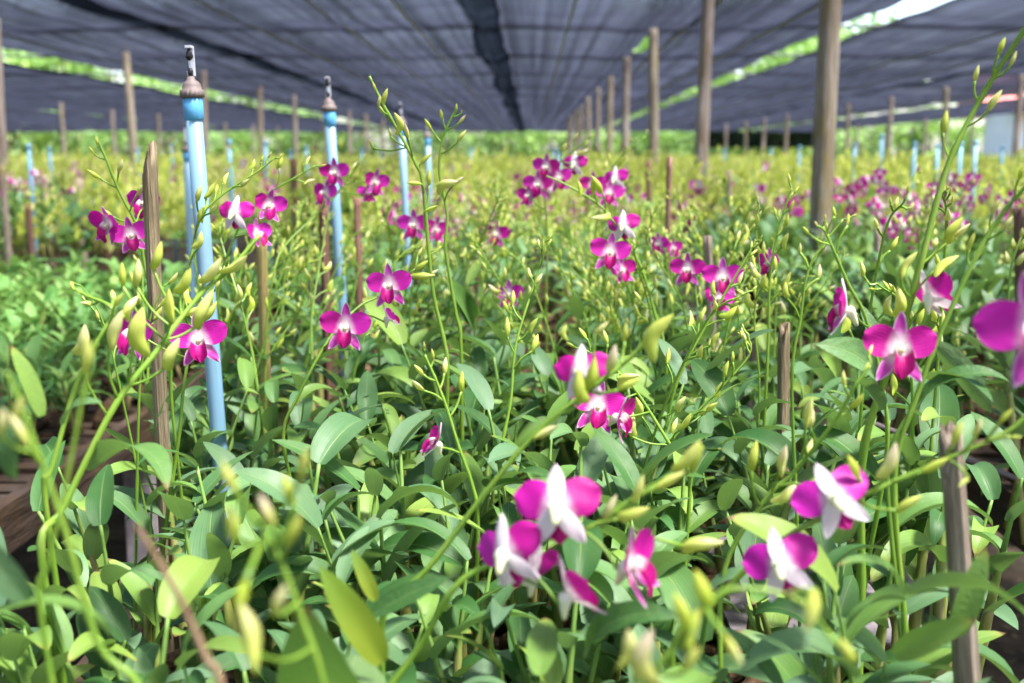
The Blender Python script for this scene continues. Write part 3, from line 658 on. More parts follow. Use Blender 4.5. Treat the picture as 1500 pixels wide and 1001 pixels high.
hand('orchid plant with two stout green stalks and blurred pale buds at the lower left corner', [
    dict(path=[(215, 1040, .56), (145, 945, .56), (95, 775, .56), (48, 642, .56), (30, 590, .56), (10, 545, .56)], r=.0023, xb=[(40, 650, 10, 600, .55), (20, 620, 35, 575, .55), (0, 640, 8, 590, .55)]),
    dict(path=[(60, 900, .6), (70, 830, .6), (90, 740, .6), (110, 640, .6), (125, 560, .6), (140, 500, .6)], r=.0019, xb=[(128, 545, 130, 490, .6)])], seed=27, canes=2, base=(-.22, .62), hr=(.2, .27),
    xleaves=[(20, 700, .66, 45, 590, .66, 1, 0, 0), (40, 880, .62, -60, 760, .6, 0, 0, 0), (160, 930, .64, -40, 925, .6, 2, 0, 0)])
hand('orchid plant with a withered brown stalk and blurred yellow-green buds at the front', [
    dict(path=[(330, 1040, .5), (300, 960, .5), (265, 880, .5), (225, 810, .5), (200, 770, .5)], r=.0026, mat='old_stalk'),
    dict(path=[(480, 1060, .52), (440, 900, .52), (400, 800, .52), (360, 740, .52), (330, 690, .52)], r=.002, xb=[(345, 790, 335, 730, .5), (400, 770, 375, 720, .5), (430, 740, 410, 690, .52), (375, 960, 350, 870, .47), (360, 850, 340, 920, .47), (440, 700, 450, 650, .5), (420, 800, 445, 745, .5), (345, 720, 320, 670, .49), (400, 900, 420, 850, .48)])], seed=28, canes=2, base=(-.13, .56), hr=(.2, .25))
hand('orchid plant with blurred hanging yellow-green buds at the lower right front', [
    dict(path=[(940, 1050, .55), (985, 950, .55), (1040, 880, .55), (1090, 862, .55), (1170, 880, .55), (1215, 930, .55)], r=.002, xb=[(1010, 920, 985, 860, .54), (1040, 890, 1010, 830, .55), (1195, 865, 1185, 935, .54), (1250, 970, 1225, 930, .53), (930, 990, 945, 910, .54), (1060, 930, 1090, 980, .53), (1000, 985, 1030, 940, .52)], buds=(3, .2, .45, .024, .02))], seed=29, canes=2, base=(.10, .6), hr=(.2, .25))

# ------------------------------------------------------------------ prototypes for the rest of the near bed
def proto(seed, kind, hr=(.22, .34), ncane=3, leaves=6, near=True, spikes=1, top=.52, lm=None, flowers=0, lscale=1.0):
    r = random.Random(seed); specs, tips = leafy(r, ncane, hr, leaves, lm, lscale=lscale)
    for s in range(spikes):
        tp = tips[s % len(tips)]; az = r.random() * 6.28; ln = r.uniform(.03, .12); h = top * r.uniform(.85, 1.12)
        d = Vector((math.cos(az), math.sin(az), 0))
        base = tp * .85
        pts = [base, base + Vector((0, 0, .06)) + d * ln * .2, base.lerp(Vector((tp.x, tp.y, h)), .6) + d * ln * .45, Vector((tp.x, tp.y, h)) + d * ln]
        pts.append(pts[-1] + d * .05 * r.random() + Vector((0, 0, .03)))
        bl = []
        P = smooth_path(pts, 20)
        for q in range(flowers):
            i = 10 + 2 * q; a = r.random() * 6.28
            bl.append((P[min(i, 20)] + Vector((math.cos(a) * .03, math.sin(a) * .03, .005)), r.uniform(-180, 180), r.uniform(-20, 10), r.uniform(-15, 15), r.uniform(.05, .062), r.randrange(3)))
        specs += spike(pts, r, .0022, (r.randint(9, 13), .40 + .09 * flowers, 1, .0235, .007), (), bl, near)
    return realize(specs)
LEAFY = [proto(100 + k, 'leafy', spikes=0, ncane=rng.choice((4, 5)), leaves=rng.choice((6, 7))) for k in range(7)]
BUDDY = [proto(200 + k, 'bud', spikes=3 if k % 2 else 4, ncane=3, leaves=6, top=.49, hr=(.26, .37)) for k in range(6)]
FLOWERY = [proto(300 + k, 'flower', spikes=2, ncane=3, leaves=5, flowers=3, top=.5, near=False) for k in range(5)]
GL = dict(cat='orchid plant', group='leafy orchid plants filling the centre bed', label='broad-leaved orchid plant without buds or blossoms, filling the centre bed')
GB = dict(cat='orchid plant', group='orchid plants with bud spikes in the centre bed', label='orchid plant with several thin spikes of closed yellow-green buds only, in the centre bed')
GF = dict(cat='orchid plant', group='out of focus flowering orchids far along the centre bed', label='blurred orchid plant with purple blossoms, far along the centre bed')
y = .52; n_c = 0
while y < 5.6:
    step = .118 if y < 1.05 else .138 if y < 2.4 else .24
    for x in np.arange(-.56, .58, step * 1.02):
        px, py = x + rng.uniform(-.045, .045), y + rng.uniform(-.05, .05)
        if min(math.hypot(px - a, py - b) for a, b in HAND_XY) < .075: continue
        if y < .72 and abs(px) > .42: continue
        if 1.0 < py < 1.75 and px < -.40 or py < 1.0 and px > .37 or 1.0 < py < 2.3 and px > .5: continue
        if 1.1 < py < 1.66 and -.365 < px / py < -.245 or 1.9 < py < 2.45 and abs(px + .172 * py) < .07: continue
        q = rng.random(); far = y > 1.75
        if py < .9: sp, tg = rng.choice(LEAFY), GL
        elif py < 1.3: sp, tg = (rng.choice(LEAFY), GL) if q < (.88 if px < 0 else .62) else (rng.choice(BUDDY), GB)
        elif py < 3: sp, tg = (rng.choice(LEAFY), GL) if q < (.42 if py < 2.0 else .22) else (rng.choice(BUDDY), GB)
        else: sp, tg = (rng.choice(LEAFY), GL) if q < .15 else (rng.choice(BUDDY), GB) if q < .86 else (rng.choice(FLOWERY), GF)
        if sp in BUDDY and py > 1.4 and abs(px / py - .25) < .035: sp, tg = rng.choice(LEAFY), GL
        if sp in BUDDY and any(d_ - .75 < py < d_ + .02 and abs(px / py - sl) < .032 for sl, d_ in SIGHT): sp, tg = rng.choice(LEAFY), GL
        put_plant(sp, (px, py, BENCH), rng.random() * 6.28, rng.uniform(.9, 1.12) * (.76 if py < .85 else .88 if py < 1.05 else 1), **tg); n_c += 1
    y += step

# ------------------------------------------------------------------ side beds: simpler plants (foliage in one mesh per plant)
def low_plant(seed, ncane, hr, leaves, spikes, top, flowers, lscale=1.0, mat='leaf', spread=.05):
    """returns arrays: foliage, canes, stalk (with buds), and blossom positions"""
    r = random.Random(seed); fo, ca, st = MB(), MB(), MB(); tips = []; bl = []
    for c in range(ncane):
        h = r.uniform(*hr); az = r.random() * 6.28; lean = r.uniform(.1, .35); bx, by = r.uniform(-spread, spread), r.uniform(-spread, spread)
        pts = [(bx + math.cos(az) * lean * h * t, by + math.sin(az) * lean * h * t, h * t) for t in (0, .33, .66, 1)]
        tube(ca, pts, [.005, .006, .005, .003], 5); plane = r.random() * 6.28
        for k in range(leaves):
            t = .35 + .65 * (k + r.random() * .5) / leaves; p = Vector(pts[0]).lerp(Vector(pts[3]), t)
            m = Matrix.Translation(p) @ Matrix.Rotation(plane + (k % 2) * math.pi + r.uniform(-.5, .5), 4, 'Z') @ Matrix.Rotation(R(r.uniform(18, 50) + 28 * t), 4, 'X') @ Matrix.Rotation(r.uniform(-.35, .35), 4, 'Y') @ Matrix.Scale(lscale * r.uniform(.8, 1.1), 4)
            fo.put(r.choice(LOWLEAF), m, r.random())
        tips.append(Vector(pts[3]))
    for s in range(spikes):
        tp = tips[s % len(tips)]; az = r.random() * 6.28; d = Vector((math.cos(az), math.sin(az), 0)); h = top * r.uniform(.8, 1.1)
        P = smooth_path([tp * .8, tp.lerp(Vector((tp.x, tp.y, h)), .5) + d * .01, Vector((tp.x, tp.y, h)) + d * r.uniform(.02, .1)], 10)
        tube(st, P, [.0022 - .0001 * i for i in range(11)], 4)
        for k in range(8):
            i = 5 + k * 5 // 8; a = k * 3.1 + r.uniform(-.5, .5); f_ = k / 7
            b = P[i] + Vector((math.cos(a) * .010, math.sin(a) * .010, .003)); sz = .024 - .014 * f_
            if k < flowers: bl.append((b + Vector((math.cos(a) * .015, math.sin(a) * .015, 0)), r.uniform(-180, 180), r.uniform(-20, 10), 0, r.uniform(.05, .062), r.randrange(3)))
            else: st.put(LOWBUDS[k % 2], Matrix.Translation(b) @ frame_z(Vector((math.cos(a) * .5, math.sin(a) * .5, 1))) @ Matrix.Scale(sz, 4), r.random(), 1)
    return fo, ca, st, bl
def low_bud(fat):
    mb = MB(); tube(mb, [(0, 0, t) for t in (0.05, .3, .6, 1)], [fat * .6, fat, fat * .75, .02], 5); return mb.arrays()
LOWBUDS = [low_bud(.22), low_bud(.26)]
def low_proto(seed, mat='leaf', **kw):
    fo, ca, st, bl = low_plant(seed, **kw)
    specs = [('foliage', fo.build('foliage', [mat]), Matrix.Identity(4), []), ('cane', ca.build('cane', ['cane']), Matrix.Identity(4), [])]
    if st.nv: specs.append(('flower_stalk', st.build('flower_stalk', ['stalk', 'bud']), Matrix.Identity(4), []))
    for b in bl: specs.append(blossom_spec(*b[:5], b[5], False))
    allm = MB(); names = ['leaf', 'cane', 'stalk', 'bud', 'petal', 'sepal', 'lip', 'column', 'young']
    allm.put(fo.arrays(), Matrix.Identity(4), 0, names.index(mat)); allm.put(ca.arrays(), Matrix.Identity(4), 0, 1)
    if st.nv: a = st.arrays(); allm.put((a[0], a[1], a[2], a[3], a[4] + 2), Matrix.Identity(4))
    for b in bl:
        a = BLOSSOM_ARR[b[5]]; lut = np.array([4, 5, 6, 7]); allm.put((a[0], a[1], a[2], a[3], lut[a[4]]), blossom_spec(*b[:5], b[5], False)[2], .4)
    MASSES[id(specs)] = allm.arrays()
    return specs
MASSES = {}
LOWY = [low_proto(400 + k, 'young', ncane=4, hr=(.10, .19), leaves=5, spikes=0, top=.3, flowers=0, lscale=.85) for k in range(5)]
LOWB = [low_proto(500 + k, ncane=4, hr=(.24, .38), leaves=6, spikes=2, top=.55, flowers=0) for k in range(4)]
LOWL = [low_proto(550 + k, ncane=5, hr=(.22, .36), leaves=7, spikes=0, top=.5, flowers=0) for k in range(4)]
LOWF = [low_proto(600 + k, ncane=4, hr=(.24, .38), leaves=6, spikes=2, top=.55, flowers=3) for k in range(4)]
MASS = MB()
def fill(x0, x1, y0, y1, step, choose, z=BENCH, keep=lambda x, y: True, limit=99):
    yy = y0; n = 0
    while yy < y1:
        x = x0
        while x < x1:
            px, py = x + rng.uniform(-.06, .06), yy + rng.uniform(-.06, .06)
            if keep(px, py):
                sp, tg = choose(rng.random())
                if x0 == .93 and py < 4.85 and abs(px / py - .25) < .06: sp, tg = rng.choice(LOWL), TRL
                if py > limit: MASS.put(MASSES[id(sp)], Matrix.Translation((px, py, z)) @ Matrix.Rotation(rng.random() * 6.28, 4, 'Z') @ Matrix.Scale(rng.uniform(.9, 1.15), 4), rng.random())
                else: put_plant(sp, (px, py, z), rng.random() * 6.28, rng.uniform(.9, 1.15), **tg); n += 1
            x += step
        yy += step
    return n
inview = lambda x, y: -.49 < x / y < .47
TY = dict(cat='orchid plant', group='young orchid plants in the low bed beyond the pipes', label='young bright green orchid plant without blossoms, in the low bed beyond the blue pipes')
TRB = dict(cat='orchid plant', group='orchids without blossoms across the aisle by the thick post', label='blurred leafy orchid plant with buds only, across the aisle by the thick wooden post')
TRL = dict(cat='orchid plant', group='leafy orchids across the aisle by the thick post', label='blurred leafy orchid plant without buds or blossoms, across the aisle by the thick post')
TLL = dict(cat='orchid plant', group='leafy orchids behind the bed of young plants', label='blurred dark leafy orchid plant with neither buds nor blossoms, behind the young plants')
TRF = dict(cat='orchid plant', group='flowering orchids across the aisle by the thick post', label='blurred orchid plant with purple blossoms, across the aisle by the thick wooden post')
TLB = dict(cat='orchid plant', group='orchids without blossoms behind the bed of young plants', label='blurred dark leafy orchid plant with buds only, behind the bed of young plants')
TLF = dict(cat='orchid plant', group='flowering orchids behind the bed of young plants', label='blurred orchid plant with purple blossoms, behind the bed of young plants')
n1 = fill(-2.3, -1.06, 2.2, 5.3, .165, lambda q: (rng.choice(LOWY), TY), BENCH, inview, 4.3)
n2 = fill(.93, 2.1, 1.95, 6.0, .21, lambda q: (rng.choice(LOWF), TRF) if q < .13 else (rng.choice(LOWB), TRB) if q < .45 else (rng.choice(LOWL), TRL), BENCH, inview, 4.7)
n3 = fill(-3.7, -2.62, 5.3, 8.2, .2, lambda q: (rng.choice(LOWF), TLF) if q < .25 else (rng.choice(LOWB), TLB) if q < .4 else (rng.choice(LOWL), TLL), BENCH + .08, inview, 0)
tag(ob('far_orchid_bed', MASS.build('far_orchid_bed', ['leaf', 'cane', 'stalk', 'bud', 'petal', 'sepal', 'lip', 'column', 'young'])), 'blurred orchid plants massed on the farther halves of the side beds', 'orchid bed', kind='stuff')
print('plants', n_c, n1, n2, n3)

# the far field: nobody could count it
def far_template(seed, flowers, spikes=3):
    r = random.Random(seed); mb = MB()
    for k in range(9):
        a = r.random() * 6.28; hz = r.uniform(.12, .36); L = r.uniform(.10, .15); w = r.uniform(.02, .03); up = r.uniform(-.4, .9)
        c = Vector((r.uniform(-.1, .1), r.uniform(-.1, .1), hz)); d = Vector((math.cos(a), math.sin(a), up)).normalized(); s = d.cross(Vector((0, 0, 1))).normalized() * w; n = d.cross(s).normalized() * .02
        mb.add([tuple(c), tuple(c + d * L * .5 + s + n), tuple(c + d * L - n), tuple(c + d * L * .5 - s + n)], [(0, 1, 2, 3)], None, r.random(), 0)
    for k in range(spikes):
        x, yy, h = r.uniform(-.15, .15), r.uniform(-.15, .15), r.uniform(.40, .62); dx, dy = r.uniform(-.08, .08), r.uniform(-.08, .08)
        for j in range(7):
            t = j / 6; b = Vector((x + dx * t + r.uniform(-.022, .022), yy + dy * t + r.uniform(-.022, .022), h * (.58 + .42 * t)))
            if flowers and j < 4 and k < 3:
                sz = .028
                for q in range(3):
                    a = r.random() * 6.28; e = Vector((math.cos(a), math.sin(a), r.uniform(-.3, .3))) * sz; g = Vector((0, 0, sz))
                    mb.add([tuple(b - e - g * .8), tuple(b + e - g), tuple(b + e + g), tuple(b - e + g * .9)], [(0, 1, 2, 3)], [(0.3, .5), (.7, .5), (.7, .9), (.3, .9)], r.random(), 1 if q < 1 else 2)
            else:
                s_ = .0135 * (1.3 - .6 * t); e = Vector((r.uniform(-1, 1), r.uniform(-1, 1), 0)).normalized() * s_; g = Vector((r.uniform(-.4, .4) * s_, r.uniform(-.4, .4) * s_, s_ * 2))
                mb.add([tuple(b - g), tuple(b + e), tuple(b + g), tuple(b - e)], [(0, 1, 2, 3)], [(.1, .3), (.5, .5), (.9, .9), (.5, .5)], r.random(), 3)
                f2 = e.cross(Vector((0, 0, 1)))
                mb.add([tuple(b - g), tuple(b + f2), tuple(b + g), tuple(b - f2)], [(0, 1, 2, 3)], [(.1, .3), (.5, .5), (.9, .9), (.5, .5)], r.random(), 3)
        p0, p1 = Vector((x, yy, .2)), Vector((x + dx, yy + dy, h)); e = Vector((.0022, 0, 0))
        mb.add([tuple(p0 - e), tuple(p0 + e), tuple(p1 + e), tuple(p1 - e)], [(0, 1, 2, 3)], None, 0, 4)
    return mb.arrays()
FT = [far_template(700 + k, k >= 4, 8) for k in range(6)]
mb = MB()
BEDS = [(-32 + i * 1.62, -32 + i * 1.62 + 1.1) for i in range(40)]
yy = 5.3; cnt = 0
while yy < 57:
    stp = .26 + .012 * yy
    for (xa, xb_) in BEDS:
        if xa > 21: continue
        x = xa
        while x < xb_:
            px, py = x + rng.uniform(-.1, .1), yy + rng.uniform(-.12, .12)
            x += stp * 1.05
            if not (-.53 < px / py < .52): continue
            if -2.45 < px < -.95 and py < 5.3 or -3.8 < px < -2.5 and py < 8.3 or .9 < px < 2.3 and py < 6.1 or -.8 < px < .75 and py < 5.7: continue
            q = rng.random()
            s_ = 1.0 + .008 * yy
            m = Matrix.Translation((px, py, BENCH + .04 + rng.uniform(-.04, .05))) @ Matrix.Rotation(rng.random() * 6.28, 4, 'Z') @ Matrix.Diagonal((s_ * 1.3, s_ * 1.3, rng.uniform(.85, 1.12), 1))
            mb.put(FT[rng.randrange(4) if q < (.70 if px < 2.5 else .86) else rng.randrange(4, 6)], m, rng.random()); cnt += 1
    yy += stp
print('far clumps', cnt)
o = ob('distant_orchid_field', mb.build('distant_orchid_field', ['leaf', 'petal', 'sepal', 'bud', 'stalk']))
tag(o, 'blurred far beds of orchids with yellow-green bud spikes and purple flower specks', 'orchid field', kind='stuff')

for px, py, d in ((1235, 262, 5.0), (1238, 290, 5.1), (1245, 280, 5.2), (1318, 296, 4.4), (1410, 300, 4.6), (1330, 330, 4.0), (1482, 270, 4.5), (1405, 240, 5.6)):
    a = at(px, py, d); put_plant(rng.choice(LOWF), (a.x, d, BENCH + .06), rng.random() * 6.28, 1.05, **TRF)
# ------------------------------------------------------------------ benches, husk, ground
def bench(label, x0, x1, y0, y1, zt=BENCH, railm='board'):
    e = empty('plant_bench', ((x0 + x1) / 2, y0, 0)); tag(e, label, 'bench', 'plant benches')
    w, L = x1 - x0, y1 - y0
    for sx in (-1, 1):
        mb = MB(); box(mb, (sx * w / 2, L / 2, zt - .06), (.03, L, .10)); ob('rail', mb.build('rail', [railm], False), e)
    mb = MB(); k = 0; yy = 0.04
    while yy < L:
        box(mb, (rng.uniform(-.01, .01), yy, zt - .035 + rng.uniform(-.004, .004)), (w - .035, .055, .02), 0); yy += .085
    ob('slat_deck', mb.build('slat_deck', ['board'], False), e)
    yy = .3
    while yy < L:
        for sx in (-1, 1):
            mb = MB(); box(mb, (sx * (w / 2 - .07), yy, (zt - .11) / 2), (.075, .075, zt - .11)); ob('leg', mb.build('leg', ['concrete'], False), e)
        mb = MB(); box(mb, (0, yy + .06, zt - .085), (w - .04, .04, .05)); ob('cross_bar', mb.build('cross_bar', ['board'], False), e)
        yy += 1.25
def husk(name, x0, x1, y0, y1, z, label, n):
    mb = MB()
    for k in range(n):
        c = Vector((rng.uniform(x0, x1), rng.uniform(y0, y1), z + rng.uniform(-.005, .03))); s_ = rng.uniform(.018, .045)
        q = Euler((rng.random() * 6, rng.random() * 6, rng.random() * 6)).to_matrix()
        pts = [c + q @ Vector((0, t * s_ * 1.6, 0)) for t in (-1, -.5, 0, .5, 1)]
        tube(mb, pts, [s_ * .3, s_ * .55 * rng.uniform(.7, 1.2), s_ * .6, s_ * .5 * rng.uniform(.7, 1.2), s_ * .25], 6)
    tag(ob(name, mb.build(name, ['husk'])), label, 'coconut husk', kind='stuff')
bench('dark wooden plant bench on concrete legs under the centre bed', -.60, .52, .35, 6.2)
bench('dark wooden plant bench under the bed of young plants', -2.4, -1.05, 1.6, 5.4, BENCH, 'board')
bench('dark wooden plant bench across the aisle by the thick wooden post', 1.0, 2.15, 1.6, 6.2)
bench('dark wooden plant bench behind the bed of young plants', -3.75, -2.7, 4.8, 8.4, BENCH + .08)
husk('coconut_husk', -.55, .48, .4, 6, BENCH, 'dark coconut husk chunks round the canes of the centre bed', 1500)
husk('coconut_husk', -2.35, -1.1, 1.7, 5.3, BENCH, 'dark coconut husk chunks under the young plants', 700)
husk('coconut_husk', 1.05, 2.1, 1.7, 6.1, BENCH, 'dark coconut husk chunks on the bench by the thick post', 800)
mb = MB(); nn = 60
gx = np.linspace(-150, 150, nn + 1); gy = np.linspace(-60, 240, nn + 1)
V = [(x, yv, 0) for yv in gy for x in gx]
mb.add(V, gridf(nn, nn)); tag(ob('ground', mb.build('ground', ['soil'])), kind='structure')
# litter on the aisle floor
mb = MB()
for k in range(1800):
    sx = rng.choice(((-1.02, -.62), (.55, 1.0), (2.2, 2.8)))
    m = Matrix.Translation((rng.uniform(*sx), rng.uniform(.8, 6.5), .012 + rng.random() * .02)) @ Euler((rng.uniform(-.4, .4), rng.uniform(-.4, .4), rng.random() * 6.28)).to_matrix().to_4x4() @ Matrix.Scale(rng.uniform(.4, .9), 4)
    mb.put(rng.choice(LOWLEAF), m, rng.random(), rng.choice((0, 0, 1)))
tag(ob('fallen_leaves', mb.build('fallen_leaves', ['dry_leaf', 'husk'])), 'fallen dry leaves littering the aisle floors', 'leaf litter', kind='stuff')
# low ferns and weeds in the right aisle
mb = MB()
for k in range(900):
    sx = rng.choice(((-1.0, -.66), (.58, 1.04), (.58, 1.04)))
    x0, y0 = rng.uniform(*sx), rng.uniform(1.0, 6.0); hh = rng.uniform(.05, .42) if rng.random() < .8 else rng.uniform(.4, .62)
    for j in range(7):
        m = Matrix.Translation((x0 + rng.uniform(-.04, .04), y0 + rng.uniform(-.04, .04), hh * (j + 1) / 7)) @ Matrix.Rotation(rng.random() * 6.28, 4, 'Z') @ Matrix.Rotation(R(rng.uniform(-10, 60)), 4, 'X') @ Matrix.Scale(rng.uniform(.35, .75), 4)
        mb.put(rng.choice(LOWLEAF), m, rng.random())
    tube(mb, [(x0, y0, 0), (x0 + .01, y0, hh)], [.003, .002], 4, 1)
tag(ob('aisle_weeds', mb.build('aisle_weeds', ['leaf', 'stalk'])), 'low green weeds growing along the shaded aisles beside the benches', 'weeds', kind='stuff')
# pale slabs seen between canes at the right
mb = MB(); box(mb, (0, 0, .02), (.26, .42, .04)); o = ob('concrete_slab', mb.build('concrete_slab', ['concrete'], False)); o.location = (.40, 1.62, BENCH + .004)
tag(o, 'pale grey concrete slab lying between the canes near the leaning grey stake', 'slab')
mb = MB(); a, b = at(1290, 625, 2.1), at(1540, 720, 1.9); tube(mb, [a + (b - a) * t for t in np.linspace(-.4, 1.2, 9)], .0055, 8)
tag(ob('water_pipe', mb.build('water_pipe', ['grey_plastic'])), 'thin grey water pipe along the edge of the bench by the thick post', 'pipe')
# ------------------------------------------------------------------ stakes
def stake(label, top, bot, w, mat, split=True, group='wooden stakes in the beds', flat=.8, name='wooden_stake', cat='stake'):
    top, bot = Vector(top), Vector(bot); d = top - bot; L = d.length
    e_ = MB(); n = 22; nu = 14; V, U = [], []; r = random.Random(hash(label) % 999 if False else int(abs(top.x * 977 + top.y * 131) * 10))
    offs = [r.uniform(.82, 1.12) for _ in range(nu)]
    topcut = [0] * nu if not split else [max(0, .9 * math.cos(2 * math.pi * k / nu + 1.0)) * w * 1.9 + r.uniform(0, .25) * w for k in range(nu)]
    for j in range(n + 1):
        t = j / n
        for k in range(nu + 1):
            kk = k % nu; a = 2 * math.pi * kk / nu; rr = w / 2 * offs[kk] * (1 + .07 * math.sin(9 * t + kk)) * (1 - .1 * t)
            z = L * t - (topcut[kk] * t ** 6)
            bow = .006 * math.sin(t * 3.2)
            V.append((math.cos(a) * rr + bow, math.sin(a) * rr * flat, z)); U.append((k / nu, t))
    # close the top
    for k in range(nu + 1):
        kk = k % nu; a = 2 * math.pi * kk / nu; V.append((math.cos(a) * w * .1 + .0, math.sin(a) * w * .08, L - max(topcut) * .5)); U.append((k / nu, 1))
    e_.add(V, gridf(nu, n + 1), U)
    o = ob(name, e_.build(name, [mat])); o.matrix_world = Matrix.Translation(bot) @ frame_z(d, 0); tag(o, label, cat, group); return o
def down(px, py, d, qx, qy, zb=BENCH - .03):
    """top point and a bottom point continuing through (qx,qy) to height zb"""
    a, b = at(px, py, d), at(qx, qy, d); k = (zb - a.z) / (b.z - a.z); return a, a + (b - a) * k
for lab, px, py, qx, qy, d, w, mat, sp in [
    ('tall dark-topped split wooden stake beside the nearest blue pipe', 218, 206, 240, 640, 1.46, .025, 'stake', True),
    ('thick leaning grey-brown stake with mossy base at the right front', 1392, 620, 1412, 960, .88, .025, 'stake_grey', True),
    ('short brown stake between bud stalks at the bed edge, near the trio of blossoms', 1148, 470, 1146, 580, 1.5, .022, 'stake', True),
    ('pale flat stake behind the trio of magenta blossoms', 1036, 346, 1040, 470, 2.35, .028, 'stake_grey', False),
    ('thin reddish stake standing between the blossom head and the second wooden post', 981, 230, 979, 320, 3.2, .024, 'stake_red', False),
    ('dark red-brown square stake at the outer edge by the right aisle', 1497, 305, 1500, 470, 2.3, .05, 'stake_red', False),
    ('pale bamboo stake in the gap behind the nearest blue pipe', 383, 345, 386, 480, 2.0, .026, 'bamboo', False),
    ('reddish flat stake just left of the second blue pipe', 474, 300, 478, 430, 2.6, .03, 'stake_red', False),
    ('brown stake between the second and third blue pipes', 523, 290, 526, 400, 3.4, .03, 'stake_red', False)]:
    a, b = down(px, py, d, qx, qy); stake(lab, a, b, w, mat, sp)
for k, (px, py, d) in enumerate([(115, 262, 5.9), (41, 300, 5.7), (64, 255, 6.4), (180, 250, 7.2), (2, 240, 5.5), (430, 232, 5.3), (1286, 330, 3.3), (150, 262, 6.6), (1068, 250, 6), (950, 235, 6.2)]):
    a = at(px, py, d); stake('blurred thin brown support stake standing among far plants', a, (a.x + .02, a.y, .5), .045 if k != 6 else .03, 'stake_red' if k % 2 else 'stake_grey', False, 'thin support stakes among far plants')
# bamboo cross piece tied under the young bed
# ------------------------------------------------------------------ riser pipes with sprinklers
def riser(label, top, bot, r=.0105, detail=True, group='blue sprinkler riser pipes', tilt=None):
    """top is where the sprinkler tip ends"""
    top, bot = Vector(top), Vector(bot); d = (top - bot); L = d.length
    e = empty('riser_pipe', bot); e.matrix_world = Matrix.Translation(bot) @ frame_z(d, 0); tag(e, label, 'pipe', group)
    hp = L - .078
    mb = MB(); tube(mb, [(0, 0, hp * t) for t in (0, .25, .5, .75, 1)], r, 16); ob('pipe', mb.build('pipe', ['pvc' if detail else 'pvc_far']), e)
    mb = MB(); tube(mb, [(0, 0, hp - .028), (0, 0, hp - .026), (0, 0, hp + .002), (0, 0, hp + .003)], [r * 1.02, r * 1.2, r * 1.22, r * 1.1], 16); ob('coupling', mb.build('coupling', ['coupling' if detail else 'pvc_far']), e)
    if not detail: return e
    mb = MB(); n = 32; V, U = [], []           # ribbed cap
    prof = [(hp + .0035, 1.15, 0), (hp + .0045, 1.40, .08), (hp + .015, 1.38, .08), (hp + .0155, 1.16, .0), (hp + .021, 1.12, 0), (hp + .026, .90, 0), (hp + .029, .52, 0), (hp + .034, .40, 0), (hp + .0345, .05, 0)]
    for z, q, rib in prof:
        for k in range(n + 1):
            a = 2 * math.pi * k / n; rr = r * (q + rib * (1 if k % 2 else -1)); V.append((math.cos(a) * rr, math.sin(a) * rr, z)); U.append((k / n, z))
    mb.add(V, gridf(n, len(prof) - 1), U); sp = ob('sprinkler', mb.build('sprinkler', ['grey_plastic']), e)
    mb = MB(); z0 = hp + .034
    tube(mb, [(0, 0, z0), (0, 0, z0 + .006), (0, 0, z0 + .012)], [.0036, .0042, .003], 10); ob('nozzle', mb.build('nozzle', ['black_plastic']), sp)
    mb = MB(); box(mb, (-.0095, 0, z0 + .022), (.0045, .008, .042)); box(mb, (-.001, 0, z0 + .0415), (.0128, .008, .0035)); box(mb, (-.0035, 0, z0 + .0045), (.0078, .010, .007)); ob('bridge', mb.build('bridge', ['clear_plastic'], False), sp)
    mb = MB(); tube(mb, [(.000, 0, z0 + .039), (0, 0, z0 + .034), (0, 0, z0 + .027), (.001, 0, z0 + .022)], [.0018, .004, .0062, .0015], 8); box(mb, (.004, 0, z0 + .029), (.010, .003, .003)); ob('spinner', mb.build('spinner', ['black_plastic']), sp)
    return e
a, b = down(276, 66, 1.66, 318, 612, .80); riser('nearest blue riser pipe with ribbed sprinkler head, beside the split stake', a, b, .0118)
a, b = down(479, 112, 2.5, 500, 430, .80); riser('second blue riser pipe, behind the stacked magenta blossoms', a, b, .0112)
a, b = down(586, 150, 3.7, 594, 310, .80); riser('third and smallest sharp blue riser pipe, left of the tallest bud stalk', a, b, .0112)
a, b = down(625, 176, 4.9, 628, 250, .80); riser('blurred blue riser pipe behind the forked bud stalk', a, b, .0112)
a, b = down(273, 188, 3.7, 277, 300, .80); riser('blue riser pipe directly behind the nearest riser, in the young plants bed', a, b, .0112)
for k, (px, py, d) in enumerate([(335, 185, 6.6), (40, 190, 6.2), (388, 190, 7.6), (71, 200, 8.5), (448, 200, 9.6), (200, 205, 10.5), (425, 205, 8.8), (1341, 190, 7.4), (1293, 180, 7.9), (1253, 196, 9), (1215, 197, 9.6), (1375, 195, 8.2), (1431, 187, 7.0), (1130, 205, 11), (530, 204, 10), (690, 205, 11), (1409, 190, 7.6), (1062, 207, 12), (812, 206, 12), (820, 205, 9), (1172, 200, 9.5), (1470, 200, 9), (250, 198, 9.5), (560, 206, 8.5)]):
    a = at(px, py, d); riser('blurred pale blue riser pipe standing in the far orchid beds', a, (a.x, a.y + .01, .6), .0118, False, 'far blue riser pipes')

